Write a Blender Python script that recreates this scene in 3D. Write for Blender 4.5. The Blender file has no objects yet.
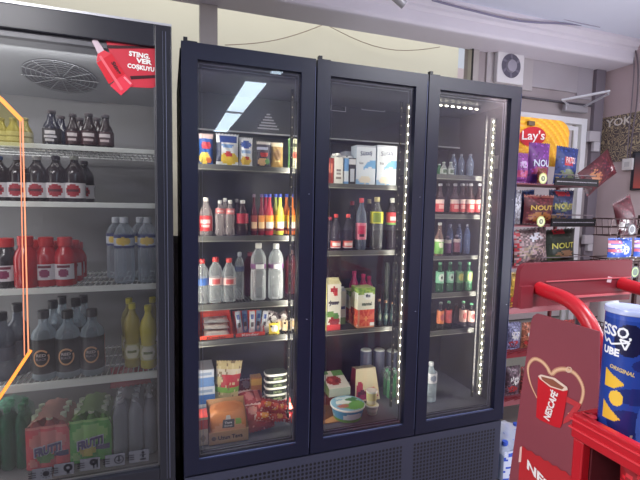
import bpy, math, random
from mathutils import Vector, Matrix, Euler
random.seed(7)
PI = math.pi
SC = bpy.context.scene
COL = SC.collection
SC.view_settings.view_transform = 'Standard'
SC.view_settings.look = 'None'
SC.view_settings.exposure = 0.0

# ------------------------------------------------------------------ camera (solved from the vanishing points)
F = 430.0
def _n(v): return Vector(v).normalized()
CX = _n((1551-320, 12.0, -F))
_a = (-F*F-12.0*(-5000))/(1551-320)
CZ = -_n((_a, -5000, -F))
CY = CZ.cross(CX)
def ray(px, py):
    d = Vector((px-320, 240-py, -F))
    return Vector((d.dot(CX), d.dot(CY), d.dot(CZ)))
_r1, _r2 = ray(180, 40), ray(522, 88)
_cy = 1.5/(_r1.x/_r1.y-_r2.x/_r2.y); _zt = (-_cy*_r1.z/_r1.y-_cy*_r2.z/_r2.y)/2
CAM = Vector((_cy*_r1.x/_r1.y, _cy, 1.936-_zt))
def at(px, py, axis, val):
    r = ray(px, py); t = (val-CAM[axis])/r[axis]
    return CAM + r*t
def pY(px, py, y): return at(px, py, 1, y)
def zof(px, py, y): return at(px, py, 1, y).z
def xof(px, py, y): return at(px, py, 1, y).x
cam_d = bpy.data.cameras.new('camera'); cam = bpy.data.objects.new('camera', cam_d); COL.objects.link(cam)
R = Matrix((CX, CY, CZ))          # rows: world axes in camera frame
R = Matrix(((CX[0],CX[1],CX[2]),(CY[0],CY[1],CY[2]),(CZ[0],CZ[1],CZ[2])))
cam.matrix_world = Matrix.Translation(CAM) @ R.to_4x4()
cam_d.sensor_fit = 'HORIZONTAL'; cam_d.sensor_width = 36; cam_d.lens = 36*F/640
cam_d.clip_start = 0.02
SC.camera = cam

# ------------------------------------------------------------------ colour and materials
def lin(c):
    return tuple(((x/255)/12.92 if x/255 <= .04045 else ((x/255+.055)/1.055)**2.4) for x in c[:3])
MATS = {}
def base_mat(name):
    m = bpy.data.materials.new(name); m.use_nodes = True
    return m, m.node_tree.nodes, m.node_tree.links, m.node_tree.nodes['Principled BSDF']
def mat(c, rough=.5, metal=0., emit=0., noise=0., spec=.5, nscale=6., bump=0., alpha=1.):
    key = (tuple(c), rough, metal, emit, noise, spec, nscale, bump, alpha)
    if key in MATS: return MATS[key]
    m, N, L, b = base_mat('surface_%d' % len(MATS))
    col = (*lin(c), 1)
    b.inputs['Base Color'].default_value = col
    b.inputs['Roughness'].default_value = rough
    b.inputs['Metallic'].default_value = metal
    b.inputs['Specular IOR Level'].default_value = spec
    b.inputs['Alpha'].default_value = alpha
    if emit:
        b.inputs['Emission Color'].default_value = col; b.inputs['Emission Strength'].default_value = emit
    if noise or bump:
        tc = N.new('ShaderNodeTexCoord'); nz = N.new('ShaderNodeTexNoise')
        nz.inputs['Scale'].default_value = nscale; nz.inputs['Detail'].default_value = 5
        L.new(tc.outputs['Object'], nz.inputs['Vector'])
        if noise:
            mx = N.new('ShaderNodeMix'); mx.data_type = 'RGBA'
            mx.inputs[6].default_value = tuple(x*(1-noise) for x in col[:3])+(1,)
            mx.inputs[7].default_value = tuple(min(1, x*(1+noise)) for x in col[:3])+(1,)
            L.new(nz.outputs['Fac'], mx.inputs[0]); L.new(mx.outputs[2], b.inputs['Base Color'])
        if bump:
            bp = N.new('ShaderNodeBump'); bp.inputs['Strength'].default_value = bump; bp.inputs['Distance'].default_value = .01
            L.new(nz.outputs['Fac'], bp.inputs['Height']); L.new(bp.outputs['Normal'], b.inputs['Normal'])
    MATS[key] = m
    return m
def print_mat(rough=.4, metal=0., emit=0.):
    key = ('print', rough, metal, emit)
    if key in MATS: return MATS[key]
    m, N, L, b = base_mat('printed_%d' % len(MATS))
    a = N.new('ShaderNodeAttribute'); a.attribute_name = 'Col'
    L.new(a.outputs['Color'], b.inputs['Base Color'])
    if emit:
        L.new(a.outputs['Color'], b.inputs['Emission Color']); b.inputs['Emission Strength'].default_value = emit
    b.inputs['Roughness'].default_value = rough; b.inputs['Metallic'].default_value = metal
    MATS[key] = m
    return m
def clear_mat(c=(225, 232, 235), body=.22, name='clear'):
    """clear plastic / glass holding clear liquid: see-through in the middle, bright and milky at its edges"""
    key = ('clear', tuple(c), body)
    if key in MATS: return MATS[key]
    m, N, L, b = base_mat('clear_plastic_%d' % len(MATS))
    b.inputs['Base Color'].default_value = (*lin(c), 1); b.inputs['Roughness'].default_value = .12
    tr = N.new('ShaderNodeBsdfTransparent')
    tr.inputs['Color'].default_value = (*[.6+.4*x for x in lin(c)], 1)
    lw = N.new('ShaderNodeLayerWeight'); lw.inputs['Blend'].default_value = .35
    ma = N.new('ShaderNodeMath'); ma.operation = 'MULTIPLY_ADD'; ma.inputs[1].default_value = .55; ma.inputs[2].default_value = body
    ma.use_clamp = True
    mx = N.new('ShaderNodeMixShader'); out = N['Material Output']
    L.new(lw.outputs['Facing'], ma.inputs[0]); L.new(ma.outputs[0], mx.inputs[0])
    L.new(tr.outputs[0], mx.inputs[1]); L.new(b.outputs[0], mx.inputs[2]); L.new(mx.outputs[0], out.inputs['Surface'])
    MATS[key] = m
    return m
def glass_mat(tint=.93, k=2.0, base=.03, dirt=.03, dcol=(150, 150, 190)):
    m, N, L, b = base_mat('door_glass')
    N.remove(b)
    tr = N.new('ShaderNodeBsdfTransparent'); tr.inputs['Color'].default_value = (tint, tint, tint, 1)
    gl = N.new('ShaderNodeBsdfGlossy'); gl.inputs['Roughness'].default_value = .015
    g2 = N.new('ShaderNodeBsdfGlossy'); g2.inputs['Roughness'].default_value = .22; gm_ = N.new('ShaderNodeMixShader'); gm_.inputs[0].default_value = .22
    L.new(gl.outputs[0], gm_.inputs[1]); L.new(g2.outputs[0], gm_.inputs[2])
    fr = N.new('ShaderNodeFresnel'); fr.inputs['IOR'].default_value = 1.45
    ma = N.new('ShaderNodeMath'); ma.operation = 'MULTIPLY_ADD'; ma.inputs[1].default_value = k; ma.inputs[2].default_value = base; ma.use_clamp = True
    mx = N.new('ShaderNodeMixShader')
    L.new(fr.outputs[0], ma.inputs[0]); L.new(ma.outputs[0], mx.inputs[0]); L.new(tr.outputs[0], mx.inputs[1]); L.new(gm_.outputs[0], mx.inputs[2])
    # film of dust and smears
    df = N.new('ShaderNodeBsdfDiffuse'); df.inputs['Color'].default_value = (*lin(dcol), 1)
    tc = N.new('ShaderNodeTexCoord'); mp = N.new('ShaderNodeMapping'); mp.inputs['Scale'].default_value = (2, 2, 6)
    nz = N.new('ShaderNodeTexNoise'); nz.inputs['Scale'].default_value = 3; nz.inputs['Detail'].default_value = 6
    L.new(tc.outputs['Object'], mp.inputs[0]); L.new(mp.outputs[0], nz.inputs['Vector'])
    mr = N.new('ShaderNodeMapRange'); mr.inputs['From Min'].default_value = .35; mr.inputs['From Max'].default_value = .75
    mr.inputs['To Min'].default_value = dirt*.5; mr.inputs['To Max'].default_value = dirt*2
    L.new(nz.outputs['Fac'], mr.inputs[0])
    m2 = N.new('ShaderNodeMixShader'); L.new(mr.outputs[0], m2.inputs[0]); L.new(mx.outputs[0], m2.inputs[1]); L.new(df.outputs[0], m2.inputs[2])
    L.new(m2.outputs[0], N['Material Output'].inputs['Surface'])
    return m
def emis(c, s):
    key = ('emis', tuple(c), s)
    if key in MATS: return MATS[key]
    m, N, L, b = base_mat('light_%d' % len(MATS)); N.remove(b)
    e = N.new('ShaderNodeEmission'); e.inputs[0].default_value = (*lin(c), 1); e.inputs[1].default_value = s
    L.new(e.outputs[0], N['Material Output'].inputs['Surface'])
    MATS[key] = m
    return m
def perforated_mat():
    m, N, L, b = base_mat('perforated_steel')
    tc = N.new('ShaderNodeTexCoord'); sp = N.new('ShaderNodeSeparateXYZ'); L.new(tc.outputs['Object'], sp.inputs[0])
    def mth(op, a, bb=None):
        n = N.new('ShaderNodeMath'); n.operation = op
        for i, v in enumerate((a, bb)):
            if v is None: continue
            if isinstance(v, (int, float)): n.inputs[i].default_value = v
            else: L.new(v, n.inputs[i])
        return n.outputs[0]
    fx = mth('SUBTRACT', mth('FRACT', mth('MULTIPLY', sp.outputs[0], 56.)), .5)
    fz = mth('SUBTRACT', mth('FRACT', mth('MULTIPLY', sp.outputs[2], 56.)), .5)
    d = mth('SQRT', mth('ADD', mth('MULTIPLY', fx, fx), mth('MULTIPLY', fz, fz)))
    inx = mth('MULTIPLY', mth('GREATER_THAN', mth('ABSOLUTE', mth('SUBTRACT', sp.outputs[0], .97)), .028), mth('LESS_THAN', sp.outputs[0], 1.462))
    hole = mth('MULTIPLY', mth('MULTIPLY', mth('LESS_THAN', d, .34), mth('LESS_THAN', sp.outputs[2], .305)), inx)
    mx = N.new('ShaderNodeMix'); mx.data_type = 'RGBA'
    mx.inputs[6].default_value = (*lin((54, 56, 74)), 1); mx.inputs[7].default_value = (.002, .002, .003, 1)
    L.new(hole, mx.inputs[0]); L.new(mx.outputs[2], b.inputs['Base Color'])
    b.inputs['Roughness'].default_value = .5
    return m
def squiggle_mat():
    """printed contour-line artwork of the wall poster"""
    m, N, L, b = base_mat('contour_print')
    tc = N.new('ShaderNodeTexCoord'); nz = N.new('ShaderNodeTexNoise'); nz.inputs['Scale'].default_value = 16; nz.inputs['Detail'].default_value = 1.5
    L.new(tc.outputs['Object'], nz.inputs['Vector'])
    ma = N.new('ShaderNodeMath'); ma.operation = 'MULTIPLY'; ma.inputs[1].default_value = 60
    si = N.new('ShaderNodeMath'); si.operation = 'SINE'
    cr = N.new('ShaderNodeValToRGB'); cr.color_ramp.elements[0].position = .2; cr.color_ramp.elements[1].position = .75
    cr.color_ramp.elements[0].color = (*lin((96, 84, 84)), 1); cr.color_ramp.elements[1].color = (*lin((190, 172, 140)), 1)
    L.new(nz.outputs['Fac'], ma.inputs[0]); L.new(ma.outputs[0], si.inputs[0]); L.new(si.outputs[0], cr.inputs[0]); L.new(cr.outputs[0], b.inputs['Base Color'])
    b.inputs['Roughness'].default_value = .5
    return m

# ------------------------------------------------------------------ mesh helpers
class MB:
    def __init__(s): s.v = []; s.f = []; s.c = []
    def quad(s, pts, c=(255, 255, 255)):
        n = len(s.v); s.v += [tuple(p) for p in pts]; s.f.append(tuple(range(n, n+len(pts)))); s.c.append(c)
    def box(s, a, b, c=(255, 255, 255)):
        x0, y0, z0 = [min(a[i], b[i]) for i in range(3)]; x1, y1, z1 = [max(a[i], b[i]) for i in range(3)]
        n = len(s.v)
        s.v += [(x0,y0,z0),(x1,y0,z0),(x1,y1,z0),(x0,y1,z0),(x0,y0,z1),(x1,y0,z1),(x1,y1,z1),(x0,y1,z1)]
        for f in ((0,3,2,1),(4,5,6,7),(0,1,5,4),(1,2,6,5),(2,3,7,6),(3,0,4,7)):
            s.f.append(tuple(n+i for i in f)); s.c.append(c)
        return s
    def lathe(s, prof, seg=18, col=(255,255,255), c0=(0,0,0), cap=True):
        n0 = len(s.v); k = len(prof)
        for j in range(seg):
            t = 2*PI*j/seg
            for (z, r) in prof: s.v.append((c0[0]+r*math.sin(t), c0[1]-r*math.cos(t), c0[2]+z))
        for j in range(seg):
            j2 = (j+1) % seg
            for i in range(k-1):
                s.f.append((n0+j*k+i, n0+j2*k+i, n0+j2*k+i+1, n0+j*k+i+1))
                if callable(col):
                    u = ((j+.5)/seg+.5) % 1.0; cc = col(u, (prof[i][0]+prof[i+1][0])/2)
                    if cc is None: s.f.pop()
                    else: s.c.append(cc)
                else: s.c.append(col)
        if cap:
            for i, rev in ((0, True), (k-1, False)):
                if prof[i][1] > 1e-5:
                    ids = [n0+j*k+i for j in range(seg)]
                    s.f.append(tuple(reversed(ids)) if rev else tuple(ids)); s.c.append(col(0, prof[i][0]) if callable(col) else col)
        return s
    def tube(s, pts, r, seg=8, c=(255,255,255)):
        pts = [Vector(p) for p in pts]; n0 = len(s.v); up = None
        for i, p in enumerate(pts):
            d = (pts[min(i+1, len(pts)-1)]-pts[max(i-1, 0)]).normalized()
            if up is None: up = d.orthogonal().normalized()
            up = (up-d*up.dot(d)).normalized(); w = d.cross(up)
            for j in range(seg):
                t = 2*PI*j/seg; s.v.append(tuple(p+up*r*math.cos(t)+w*r*math.sin(t)))
        for i in range(len(pts)-1):
            for j in range(seg):
                a = n0+i*seg+j; b = n0+i*seg+(j+1) % seg
                s.f.append((a, b, b+seg, a+seg)); s.c.append(c)
        s.f.append(tuple(n0+j for j in reversed(range(seg)))); s.c.append(c)
        s.f.append(tuple(n0+(len(pts)-1)*seg+j for j in range(seg))); s.c.append(c)
        return s
    def grid(s, fn, nu, nv, paint):
        n0 = len(s.v)
        for j in range(nv+1):
            for i in range(nu+1): s.v.append(tuple(fn(i/nu, j/nv)))
        for j in range(nv):
            for i in range(nu):
                a = n0+j*(nu+1)+i
                s.f.append((a, a+1, a+nu+2, a+nu+1)); s.c.append(paint((i+.5)/nu, (j+.5)/nv))
        return s
    def build(s, name, m, parent=None, smooth=False, bevel=0., loc=None):
        me = bpy.data.meshes.new(name)
        me.from_pydata(s.v, [], s.f); me.update()
        at_ = me.color_attributes.new('Col', 'FLOAT_COLOR', 'CORNER')
        data = []
        for p in me.polygons:
            c = lin(s.c[p.index]); data += [c[0], c[1], c[2], 1.0]*p.loop_total
        at_.data.foreach_set('color', data)
        if smooth:
            me.polygons.foreach_set('use_smooth', [True]*len(me.polygons)); me.set_sharp_from_angle(angle=math.radians(40))
        if m: me.materials.append(m)
        o = bpy.data.objects.new(name, me); COL.objects.link(o)
        if parent: o.parent = parent
        if loc is not None: o.location = loc
        if bevel:
            bm = o.modifiers.new('bevel', 'BEVEL'); bm.width = bevel; bm.segments = 2; bm.limit_method = 'ANGLE'
        return o
def bx(name, a, b, m, parent=None, bevel=0.):
    """box mesh whose origin sits at the middle of its base (top-level) or at the parent's origin"""
    if parent: return MB().box(a, b).build(name, m, parent, bevel=bevel)
    o = Vector(((a[0]+b[0])/2, (a[1]+b[1])/2, min(a[2], b[2])))
    return MB().box(Vector(a)-o, Vector(b)-o).build(name, m, None, bevel=bevel, loc=o)
def empty(name, loc, rz=0.):
    o = bpy.data.objects.new(name, None); COL.objects.link(o); o.location = loc; o.rotation_euler = (0, 0, rz)
    o.empty_display_size = .02
    return o
def tag(o, label, cat, group=None, kind=None):
    o['label'] = label; o['category'] = cat
    if group: o['group'] = group
    if kind: o['kind'] = kind
    return o
def struct(o): o['kind'] = 'structure'; return o
TXT = {}
def text_geo(s, bold=0.):
    if (s, bold) not in TXT:
        cu = bpy.data.curves.new('t', 'FONT'); cu.body = s; cu.align_x = 'CENTER'; cu.align_y = 'CENTER'
        cu.resolution_u = 2; cu.offset = bold; cu.size = 1
        ob = bpy.data.objects.new('t', cu); COL.objects.link(ob)
        dg = bpy.context.evaluated_depsgraph_get(); me = bpy.data.meshes.new_from_object(ob.evaluated_get(dg))
        vs = [tuple(v.co) for v in me.vertices]; fs = [tuple(p.vertices) for p in me.polygons]
        bpy.data.objects.remove(ob); bpy.data.curves.remove(cu); bpy.data.meshes.remove(me)
        if vs:
            x0 = min(v[0] for v in vs); x1 = max(v[0] for v in vs); y0 = min(v[1] for v in vs); y1 = max(v[1] for v in vs)
            vs = [((v[0]-(x0+x1)/2)/(x1-x0), (v[1]-(y0+y1)/2)/(y1-y0)) for v in vs]
        TXT[(s, bold)] = (vs, fs)
    return TXT[(s, bold)]
def text(s, w, h, place, c, parent, name='lettering', bold=.02, rough=.4, rot=0.):
    """lettering w x h; place(x, y) turns flat text coordinates into 3D"""
    vs, fs = text_geo(s, bold)
    mb = MB(); cr, sr = math.cos(rot), math.sin(rot)
    for (x, y) in vs:
        X, Y = x*w, y*h
        mb.v.append(tuple(place(X*cr-Y*sr, X*sr+Y*cr)))
    mb.f = list(fs); mb.c = [c]*len(fs)
    return mb.build(name, print_mat(rough), parent)

def arc(pf, half):
    """a label that only covers the front of its bottle"""
    return lambda u, v: pf(u, v) if abs(u-.5) < half else None
def paint(base, *shapes, grad=None, speck=None):
    """base colour with ('e'|'r', cu, cv, ru, rv, colour) patches; v runs upward"""
    def f(u, v):
        c = base if grad is None else tuple(base[i]*(1-v)+grad[i]*v for i in range(3))
        for s in shapes:
            du = (u-s[1])/s[3]; dv = (v-s[2])/s[4]
            if (s[0] == 'e' and du*du+dv*dv < 1) or (s[0] == 'r' and abs(du) < 1 and abs(dv) < 1): c = s[5]
        if speck and random.random() < speck[0]: c = random.choice(speck[1])
        return c
    return f

# ------------------------------------------------------------------ makers of goods
SH = {
 'cola':  ([(0,.0),(0,.82),(.03,.98),(.14,1),(.26,.86),(.38,.97),(.56,1),(.68,.8),(.80,.46),(.90,.38),(.93,.38)], (.90,1.0,.44)),
 'soda':  ([(0,0),(0,.8),(.02,.97),(.10,1),(.60,1),(.72,.86),(.82,.52),(.88,.38),(.93,.36)], (.91,1.0,.42)),
 'small': ([(0,0),(0,.85),(.03,1),(.50,1),(.62,.80),(.74,.5),(.90,.40),(.94,.40)], (.91,1.0,.5)),
 'jar':   ([(0,0),(0,.9),(.03,1),(.58,1),(.70,.82),(.78,.60),(.84,.56)], (.82,1.0,.66)),
 'flask': ([(0,0),(0,.9),(.02,1),(.62,1),(.70,.88),(.77,.5),(.81,.40),(.92,.38)], (.88,1.0,.46)),
 'lemon': ([(0,0),(0,.85),(.02,.95),(.25,.95),(.42,.86),(.52,.95),(.64,1),(.76,.8),(.84,.45),(.90,.36),(.93,.36)], (.91,1.0,.42)),
 'water': ([(0,0),(0,.85),(.02,1),(.10,.94),(.16,1),(.22,.94),(.28,1),(.34,.94),(.40,1),(.52,.95),(.66,1),(.78,.8),(.86,.48),(.90,.40),(.93,.40)], (.90,1.0,.46)),
 'big':   ([(0,0),(0,.88),(.02,1),(.30,1),(.50,.98),(.53,.90),(.56,1),(.74,.98),(.84,.72),(.90,.36),(.94,.34)], (.91,1.0,.42)),
 'pop':   ([(0,0),(0,.85),(.02,1),(.48,1),(.58,.9),(.72,.46),(.9,.38),(.95,.38)], (.92,1.0,.46)),
}
def bottle(name, label, px, ytop, zbase, y, r, shape, bodym, capc, lab=None, group=None, cat='bottle', pybase=None, h=None, txt=None, seg=16, tilt=0., parent=None, loc=None):
    if loc is None:
        pm = ytop+10
        X = xof(px, pm, y)
        if h is None: h = zof(px, ytop, y)-zbase
        loc = (X, y, zbase)
    prof, (c0, c1, cr) = SH[shape]
    root = empty(name, loc, random.uniform(-.06, .06))
    if parent: root.parent = parent
    else: tag(root, label, cat, group)
    mb = MB().lathe([(z*h, q*r) for z, q in prof], seg)
    mb.build('bottle_body', bodym, root, smooth=True)
    MB().lathe([(c0*h, cr*r*.95), (c0*h+.001, cr*r), (c1*h-.002, cr*r), (c1*h, cr*r*.85)], 12).build('cap', mat(capc, .4), root, smooth=True)
    if lab:
        z0, z1, pf = lab
        def rad(z):
            zz = z
            for i in range(1, len(prof)-1):
                if prof[i][0] <= zz <= prof[i+1][0]:
                    t = (zz-prof[i][0])/max(1e-6, prof[i+1][0]-prof[i][0]); return prof[i][1]*(1-t)+prof[i+1][1]*t
            return 1
        rr = max(rad(z0), rad(z1), rad((z0+z1)/2))*r+.0006
        n = 12; pr = [((z0+(z1-z0)*i/n)*h, rr) for i in range(n+1)]
        f = (lambda u, z: pf(u, (z/h-z0)/(z1-z0))) if callable(pf) else (lambda u, z: pf)
        MB().lathe(pr, 44, f, cap=False).build('label', print_mat(.45), root, smooth=True)
        if txt:
            s, tw, th, tz, tc = txt
            rt = rr+.0006
            text(s, tw*r*2, th*h, lambda a, b: (rt*math.sin(a/rt), -rt*math.cos(a/rt), tz*h+b), tc, root)
    return root

def bag(name, label, cat, loc, w, h, d, pf, rz=0., tilt=0., roll=0., group=None, m=None, nu=18, nv=22, crimp=.05, wr=.004, serr=True):
    """pillow bag: crimped ends, bulging middle, wrinkles; origin at the middle of its base"""
    mb = MB(); sd = random.random()*9
    def sf(sign):
        def f(u, v):
            e = min(1, max(0, (v-crimp)/(1-2*crimp)))
            b = (max(0, math.sin(PI*u))**.6)*(max(0, math.sin(PI*e))**.55)
            x = (u-.5)*w*(1-.05*math.sin(PI*v)); z = v*h
            if serr and v in (0., 1.): z += (.5-(int(round(u*nu)) % 2))*.006*(1 if v else -1)
            wrk = wr*math.sin(13*u+7*v+sd)*math.sin(9*v+5*u+sd*2)*b
            return (x, sign*(b*d/2+wrk+.0006), z)
        return f
    mb.grid(sf(-1), nu, nv, pf)
    g2 = sf(1); mb.grid(lambda u, v: g2(1-u, v), nu, nv, lambda u, v: pf(1-u, v))
    o = mb.build(name, m or print_mat(.42), None, smooth=True)
    o.location = loc; o.rotation_euler = Euler((tilt, roll, rz), 'XYZ')
    return tag(o, label, cat, group)
def carton(name, label, cat, x0, x1, y0, y1, z0, z1, front, side=None, top=(240,240,240), gable=0., cap=None, group=None, rz=0., rough=.45, lid=None):
    cx, cy = (x0+x1)/2, (y0+y1)/2
    w, d, h = x1-x0, y1-y0, z1-z0
    root = empty(name, (cx, cy, z0), rz); tag(root, label, cat, group)
    mb = MB(); hh = h-gable
    S = side or (lambda u, v: front(min(.999, u*.2), v))
    mb.grid(lambda u, v: (-w/2+u*w, -d/2, v*hh), 16, 24, front)
    mb.grid(lambda u, v: (-w/2, d/2-u*d, v*hh), 10, 24, S)
    mb.grid(lambda u, v: (w/2, -d/2+u*d, v*hh), 10, 24, S)
    mb.quad([(w/2,d/2,0),(-w/2,d/2,0),(-w/2,d/2,hh),(w/2,d/2,hh)], S(.5, .5)); mb.quad([(-w/2,d/2,0),(w/2,d/2,0),(w/2,-d/2,0),(-w/2,-d/2,0)], top)
    if gable:
        g = hh+gable*.75
        mb.quad([(-w/2,-d/2,hh),(w/2,-d/2,hh),(w/2,0,g),(-w/2,0,g)], top); mb.quad([(w/2,d/2,hh),(-w/2,d/2,hh),(-w/2,0,g),(w/2,0,g)], top)
        mb.quad([(-w/2,d/2,hh),(-w/2,-d/2,hh),(-w/2,0,g)], top); mb.quad([(w/2,-d/2,hh),(w/2,d/2,hh),(w/2,0,g)], top)
        mb.box((-w/2,-.002,g-.001),(w/2,.002,h), top)
    else:
        mb.quad([(-w/2,-d/2,h),(w/2,-d/2,h),(w/2,d/2,h),(-w/2,d/2,h)], top)
    mb.build('carton_body', print_mat(rough), root)
    if cap:
        MB().lathe([(0, .011), (.001, .012), (.011, .012), (.012, .010)], 12, c0=(0, -d*.22 if gable else 0, (hh+gable*.35) if gable else h)).build('cap', mat(cap, .4), root, smooth=True)
    return root
def tub(name, label, cat, loc, r, h, side, lidc, group=None, rz=0., taper=.85):
    root = empty(name, loc, rz); tag(root, label, cat, group)
    n = 8
    MB().lathe([(h*.9*i/n, r*(taper+(1-taper)*i/n)) for i in range(n+1)], 28, (lambda u, z: side(u, z/(h*.9)))).build('tub_body', print_mat(.35), root, smooth=True)
    mb = MB().lathe([(h*.86, r*1.02), (h*.88, r*1.06), (h*.97, r*1.06), (h, r*1.02)], 28, (240, 240, 235), cap=False)
    N_ = 10
    for i in range(N_):
        r0, r1 = r*1.02*i/N_, r*1.02*(i+1)/N_
        for j in range(28):
            a0, a1 = 2*PI*j/28, 2*PI*(j+1)/28; am = (a0+a1)/2; rm = (r0+r1)/2
            c = lidc(.5+.5*rm/r*math.sin(am), .5-.5*rm/r*math.cos(am))
            pts = [(r0*math.sin(a0), -r0*math.cos(a0), h), (r1*math.sin(a0), -r1*math.cos(a0), h), (r1*math.sin(a1), -r1*math.cos(a1), h), (r0*math.sin(a1), -r0*math.cos(a1), h)]
            mb.quad(pts if i else pts[:1]+pts[1:3], c)
    mb.build('lid', print_mat(.3), root)
    return root
ORD = ['first','second','third','fourth','fifth','sixth','seventh']

# ================================================================== THE ROOM
YW, ZC = .90, 2.60
XR = xof(603, 110, .90)
XL, YB = -2.6, -9.0
wallm = mat((176, 164, 168), .8, noise=.06, nscale=3)
def shell(name, boxes, m):
    mb = MB()
    for a, b in boxes: mb.box(a, b)
    return struct(mb.build(name, m))
floorm = mat((120, 112, 108), .35, noise=.15, nscale=4)
shell('floor', [((XL, YB, -.05), (XR, YW+.1, 0))], floorm)
shell('ceiling', [((XL, YB, ZC), (XR, YW+.1, ZC+.05))], mat((222, 226, 240), .8, noise=.03))
shell('wall_left', [((XL-.1, YB, 0), (XL, YW+.1, ZC))], mat((186, 180, 184), .8, noise=.05))
shell('wall_right', [((XR, YB, 0), (XR+.1, YW+.1, ZC))], mat((208, 188, 190), .8, noise=.05, nscale=4, bump=.1))
shell('wall_front', [((XL, YB-.1, 0), (XR, YB, ZC))], mat((150, 146, 160), .8, noise=.1))
WX0, WX1, WZ0, WZ1 = -1.6, xof(474, 50, YW), 1.15, zof(475, 41, YW)
DX0, DX1, DZ1 = 2.02, xof(584, 120, YW), zof(560, 117, YW)
shell('wall_back', [((XL, YW, 0), (WX0, YW+.1, ZC)), ((WX0, YW, 0), (WX1, YW+.1, WZ0)), ((WX0, YW, WZ1), (WX1, YW+.1, ZC)),
      ((WX1, YW, 0), (DX0, YW+.1, ZC)), ((DX0, YW, DZ1), (DX1, YW+.1, ZC)), ((DX1, YW, 0), (XR, YW+.1, ZC))], mat((166, 156, 158), .8, noise=.06))
# boxed-in beam under the ceiling
mb = MB(); _b = zof(500, 41, .70); prof = [(0, _b), (-.012, _b+.005), (-.02, _b+.02), (-.02, _b+.08), (-.035, _b+.095), (-.035, _b+.11), (-.06, _b+.14), (-.06, ZC)]
for (y0, z0), (y1, z1) in zip(prof, prof[1:]): mb.quad([(XL, .70+y0, z0), (XR, .70+y0, z0), (XR, .70+y1, z1), (XL, .70+y1, z1)])
mb.quad([(XL, .70, _b), (XL, YW, _b), (XR, YW, _b), (XR, .70, _b)])
struct(mb.build('trim_1', mat((228, 222, 230), .6, noise=.04)))
# window: frame, mullion, dark gasket, pane
win = empty('window_1', (0, YW, WZ0)); struct(win)
alu = mat((184, 178, 174), .4, metal=.3, noise=.05); gasket = mat((26, 24, 28), .5)
mb = MB()
mb.box((WX0, -.02, 0), (WX1, .03, .04)); mb.box((WX0, -.02, WZ1-WZ0-.02), (WX1, .03, WZ1-WZ0+.015)); mb.box((WX1-.02, -.02, 0), (WX1+.03, .03, WZ1-WZ0))
_m0, _m1 = xof(199.5, 25, YW), xof(217, 25, YW); mb.box((_m0, -.03, 0), (_m1, .05, WZ1-WZ0)); mb.box((WX0, -.02, 0), (WX0+.04, .03, WZ1-WZ0))
mb.build('window_frame', alu, win)
mb = MB(); mb.box((WX0, -.026, WZ1-WZ0-.028), (_m0, -.018, WZ1-WZ0-.018)); mb.box((_m1, -.026, WZ1-WZ0-.028), (WX1-.02, -.018, WZ1-WZ0-.018)); mb.box((WX1-.03, -.026, 0), (WX1-.02, -.018, WZ1-WZ0-.018)); mb.build('window_gasket', gasket, win)
gl = glass_mat(.97, 1.0, .0, .01)
mb = MB(); mb.quad([(WX0, .01, 0), (WX1, .01, 0), (WX1, .01, WZ1-WZ0), (WX0, .01, WZ1-WZ0)]); mb.build('pane', gl, win)
# outside
o = struct(bx('trim_2', (-5, 2.4, 0), (2.9, 2.6, 4.4), mat((226, 220, 198), .8, noise=.05, nscale=1.2)))   # cream rendered wall across the passage
o = struct(bx('trim_3', (3.42, 2.3, 0), (3.56, 2.45, 4.2), mat((168, 120, 116), .8)))
o = struct(bx('trim_4', (2.9, 2.5, 0), (7, 2.6, 2.9), mat((222, 204, 206), .8, noise=.1)))
ground = struct(bx('ground', (-6, 1.0, -.1), (8, 5, -.02), mat((150, 146, 140), .8, noise=.15)))
w = MB(); pts = []
P0, P1, P2 = pY(225, 45, 2.3), pY(325, 24, 2.35), pY(440, 47, 2.3)
for i in range(11):
    t = i/10; p = P0.lerp(P1, t); p.z -= .05*math.sin(PI*t); pts.append(p)
for i in range(1, 11):
    t = i/10; p = P1.lerp(P2, t); p.z -= .12*math.sin(PI*t); pts.append(p)
pts = [p+Vector((0, 0, 0)) for p in pts]
tag(w.tube(pts, .004, 5).build('overhead_wire', mat((150, 130, 110), .6)), 'thin wire sagging across the cream wall outside the long window', 'wire')

# door at the back right: white metal frame, glass
dr = empty('door_1', (DX0, YW, 0)); struct(dr)
wm = mat((232, 232, 236), .4); W_ = DX1-DX0
mb = MB(); mb.box((0, -.03, 0), (.05, .02, DZ1)); mb.box((W_-.05, -.03, 0), (W_, .02, DZ1)); mb.box((.0505, -.03, DZ1-.045), (W_-.0505, .02, DZ1)); mb.box((.0505, -.03, 0), (W_-.0505, .02, .1))
mb.build('door_frame', wm, dr)
mb = MB(); mb.box((W_-.105, -.012, .101), (W_-.065, -.002, DZ1-.06)); mb.box((.1005, -.012, DZ1-.09), (W_-.1055, -.002, DZ1-.06)); mb.box((.06, -.012, .101), (.1, -.002, DZ1-.06)); mb.build('door_leaf', wm, dr)
mb = MB(); mb.quad([(.05, 0, .1), (W_-.05, 0, .1), (W_-.05, 0, DZ1-.05), (.05, 0, DZ1-.05)]); mb.build('pane', gl, dr)
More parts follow.
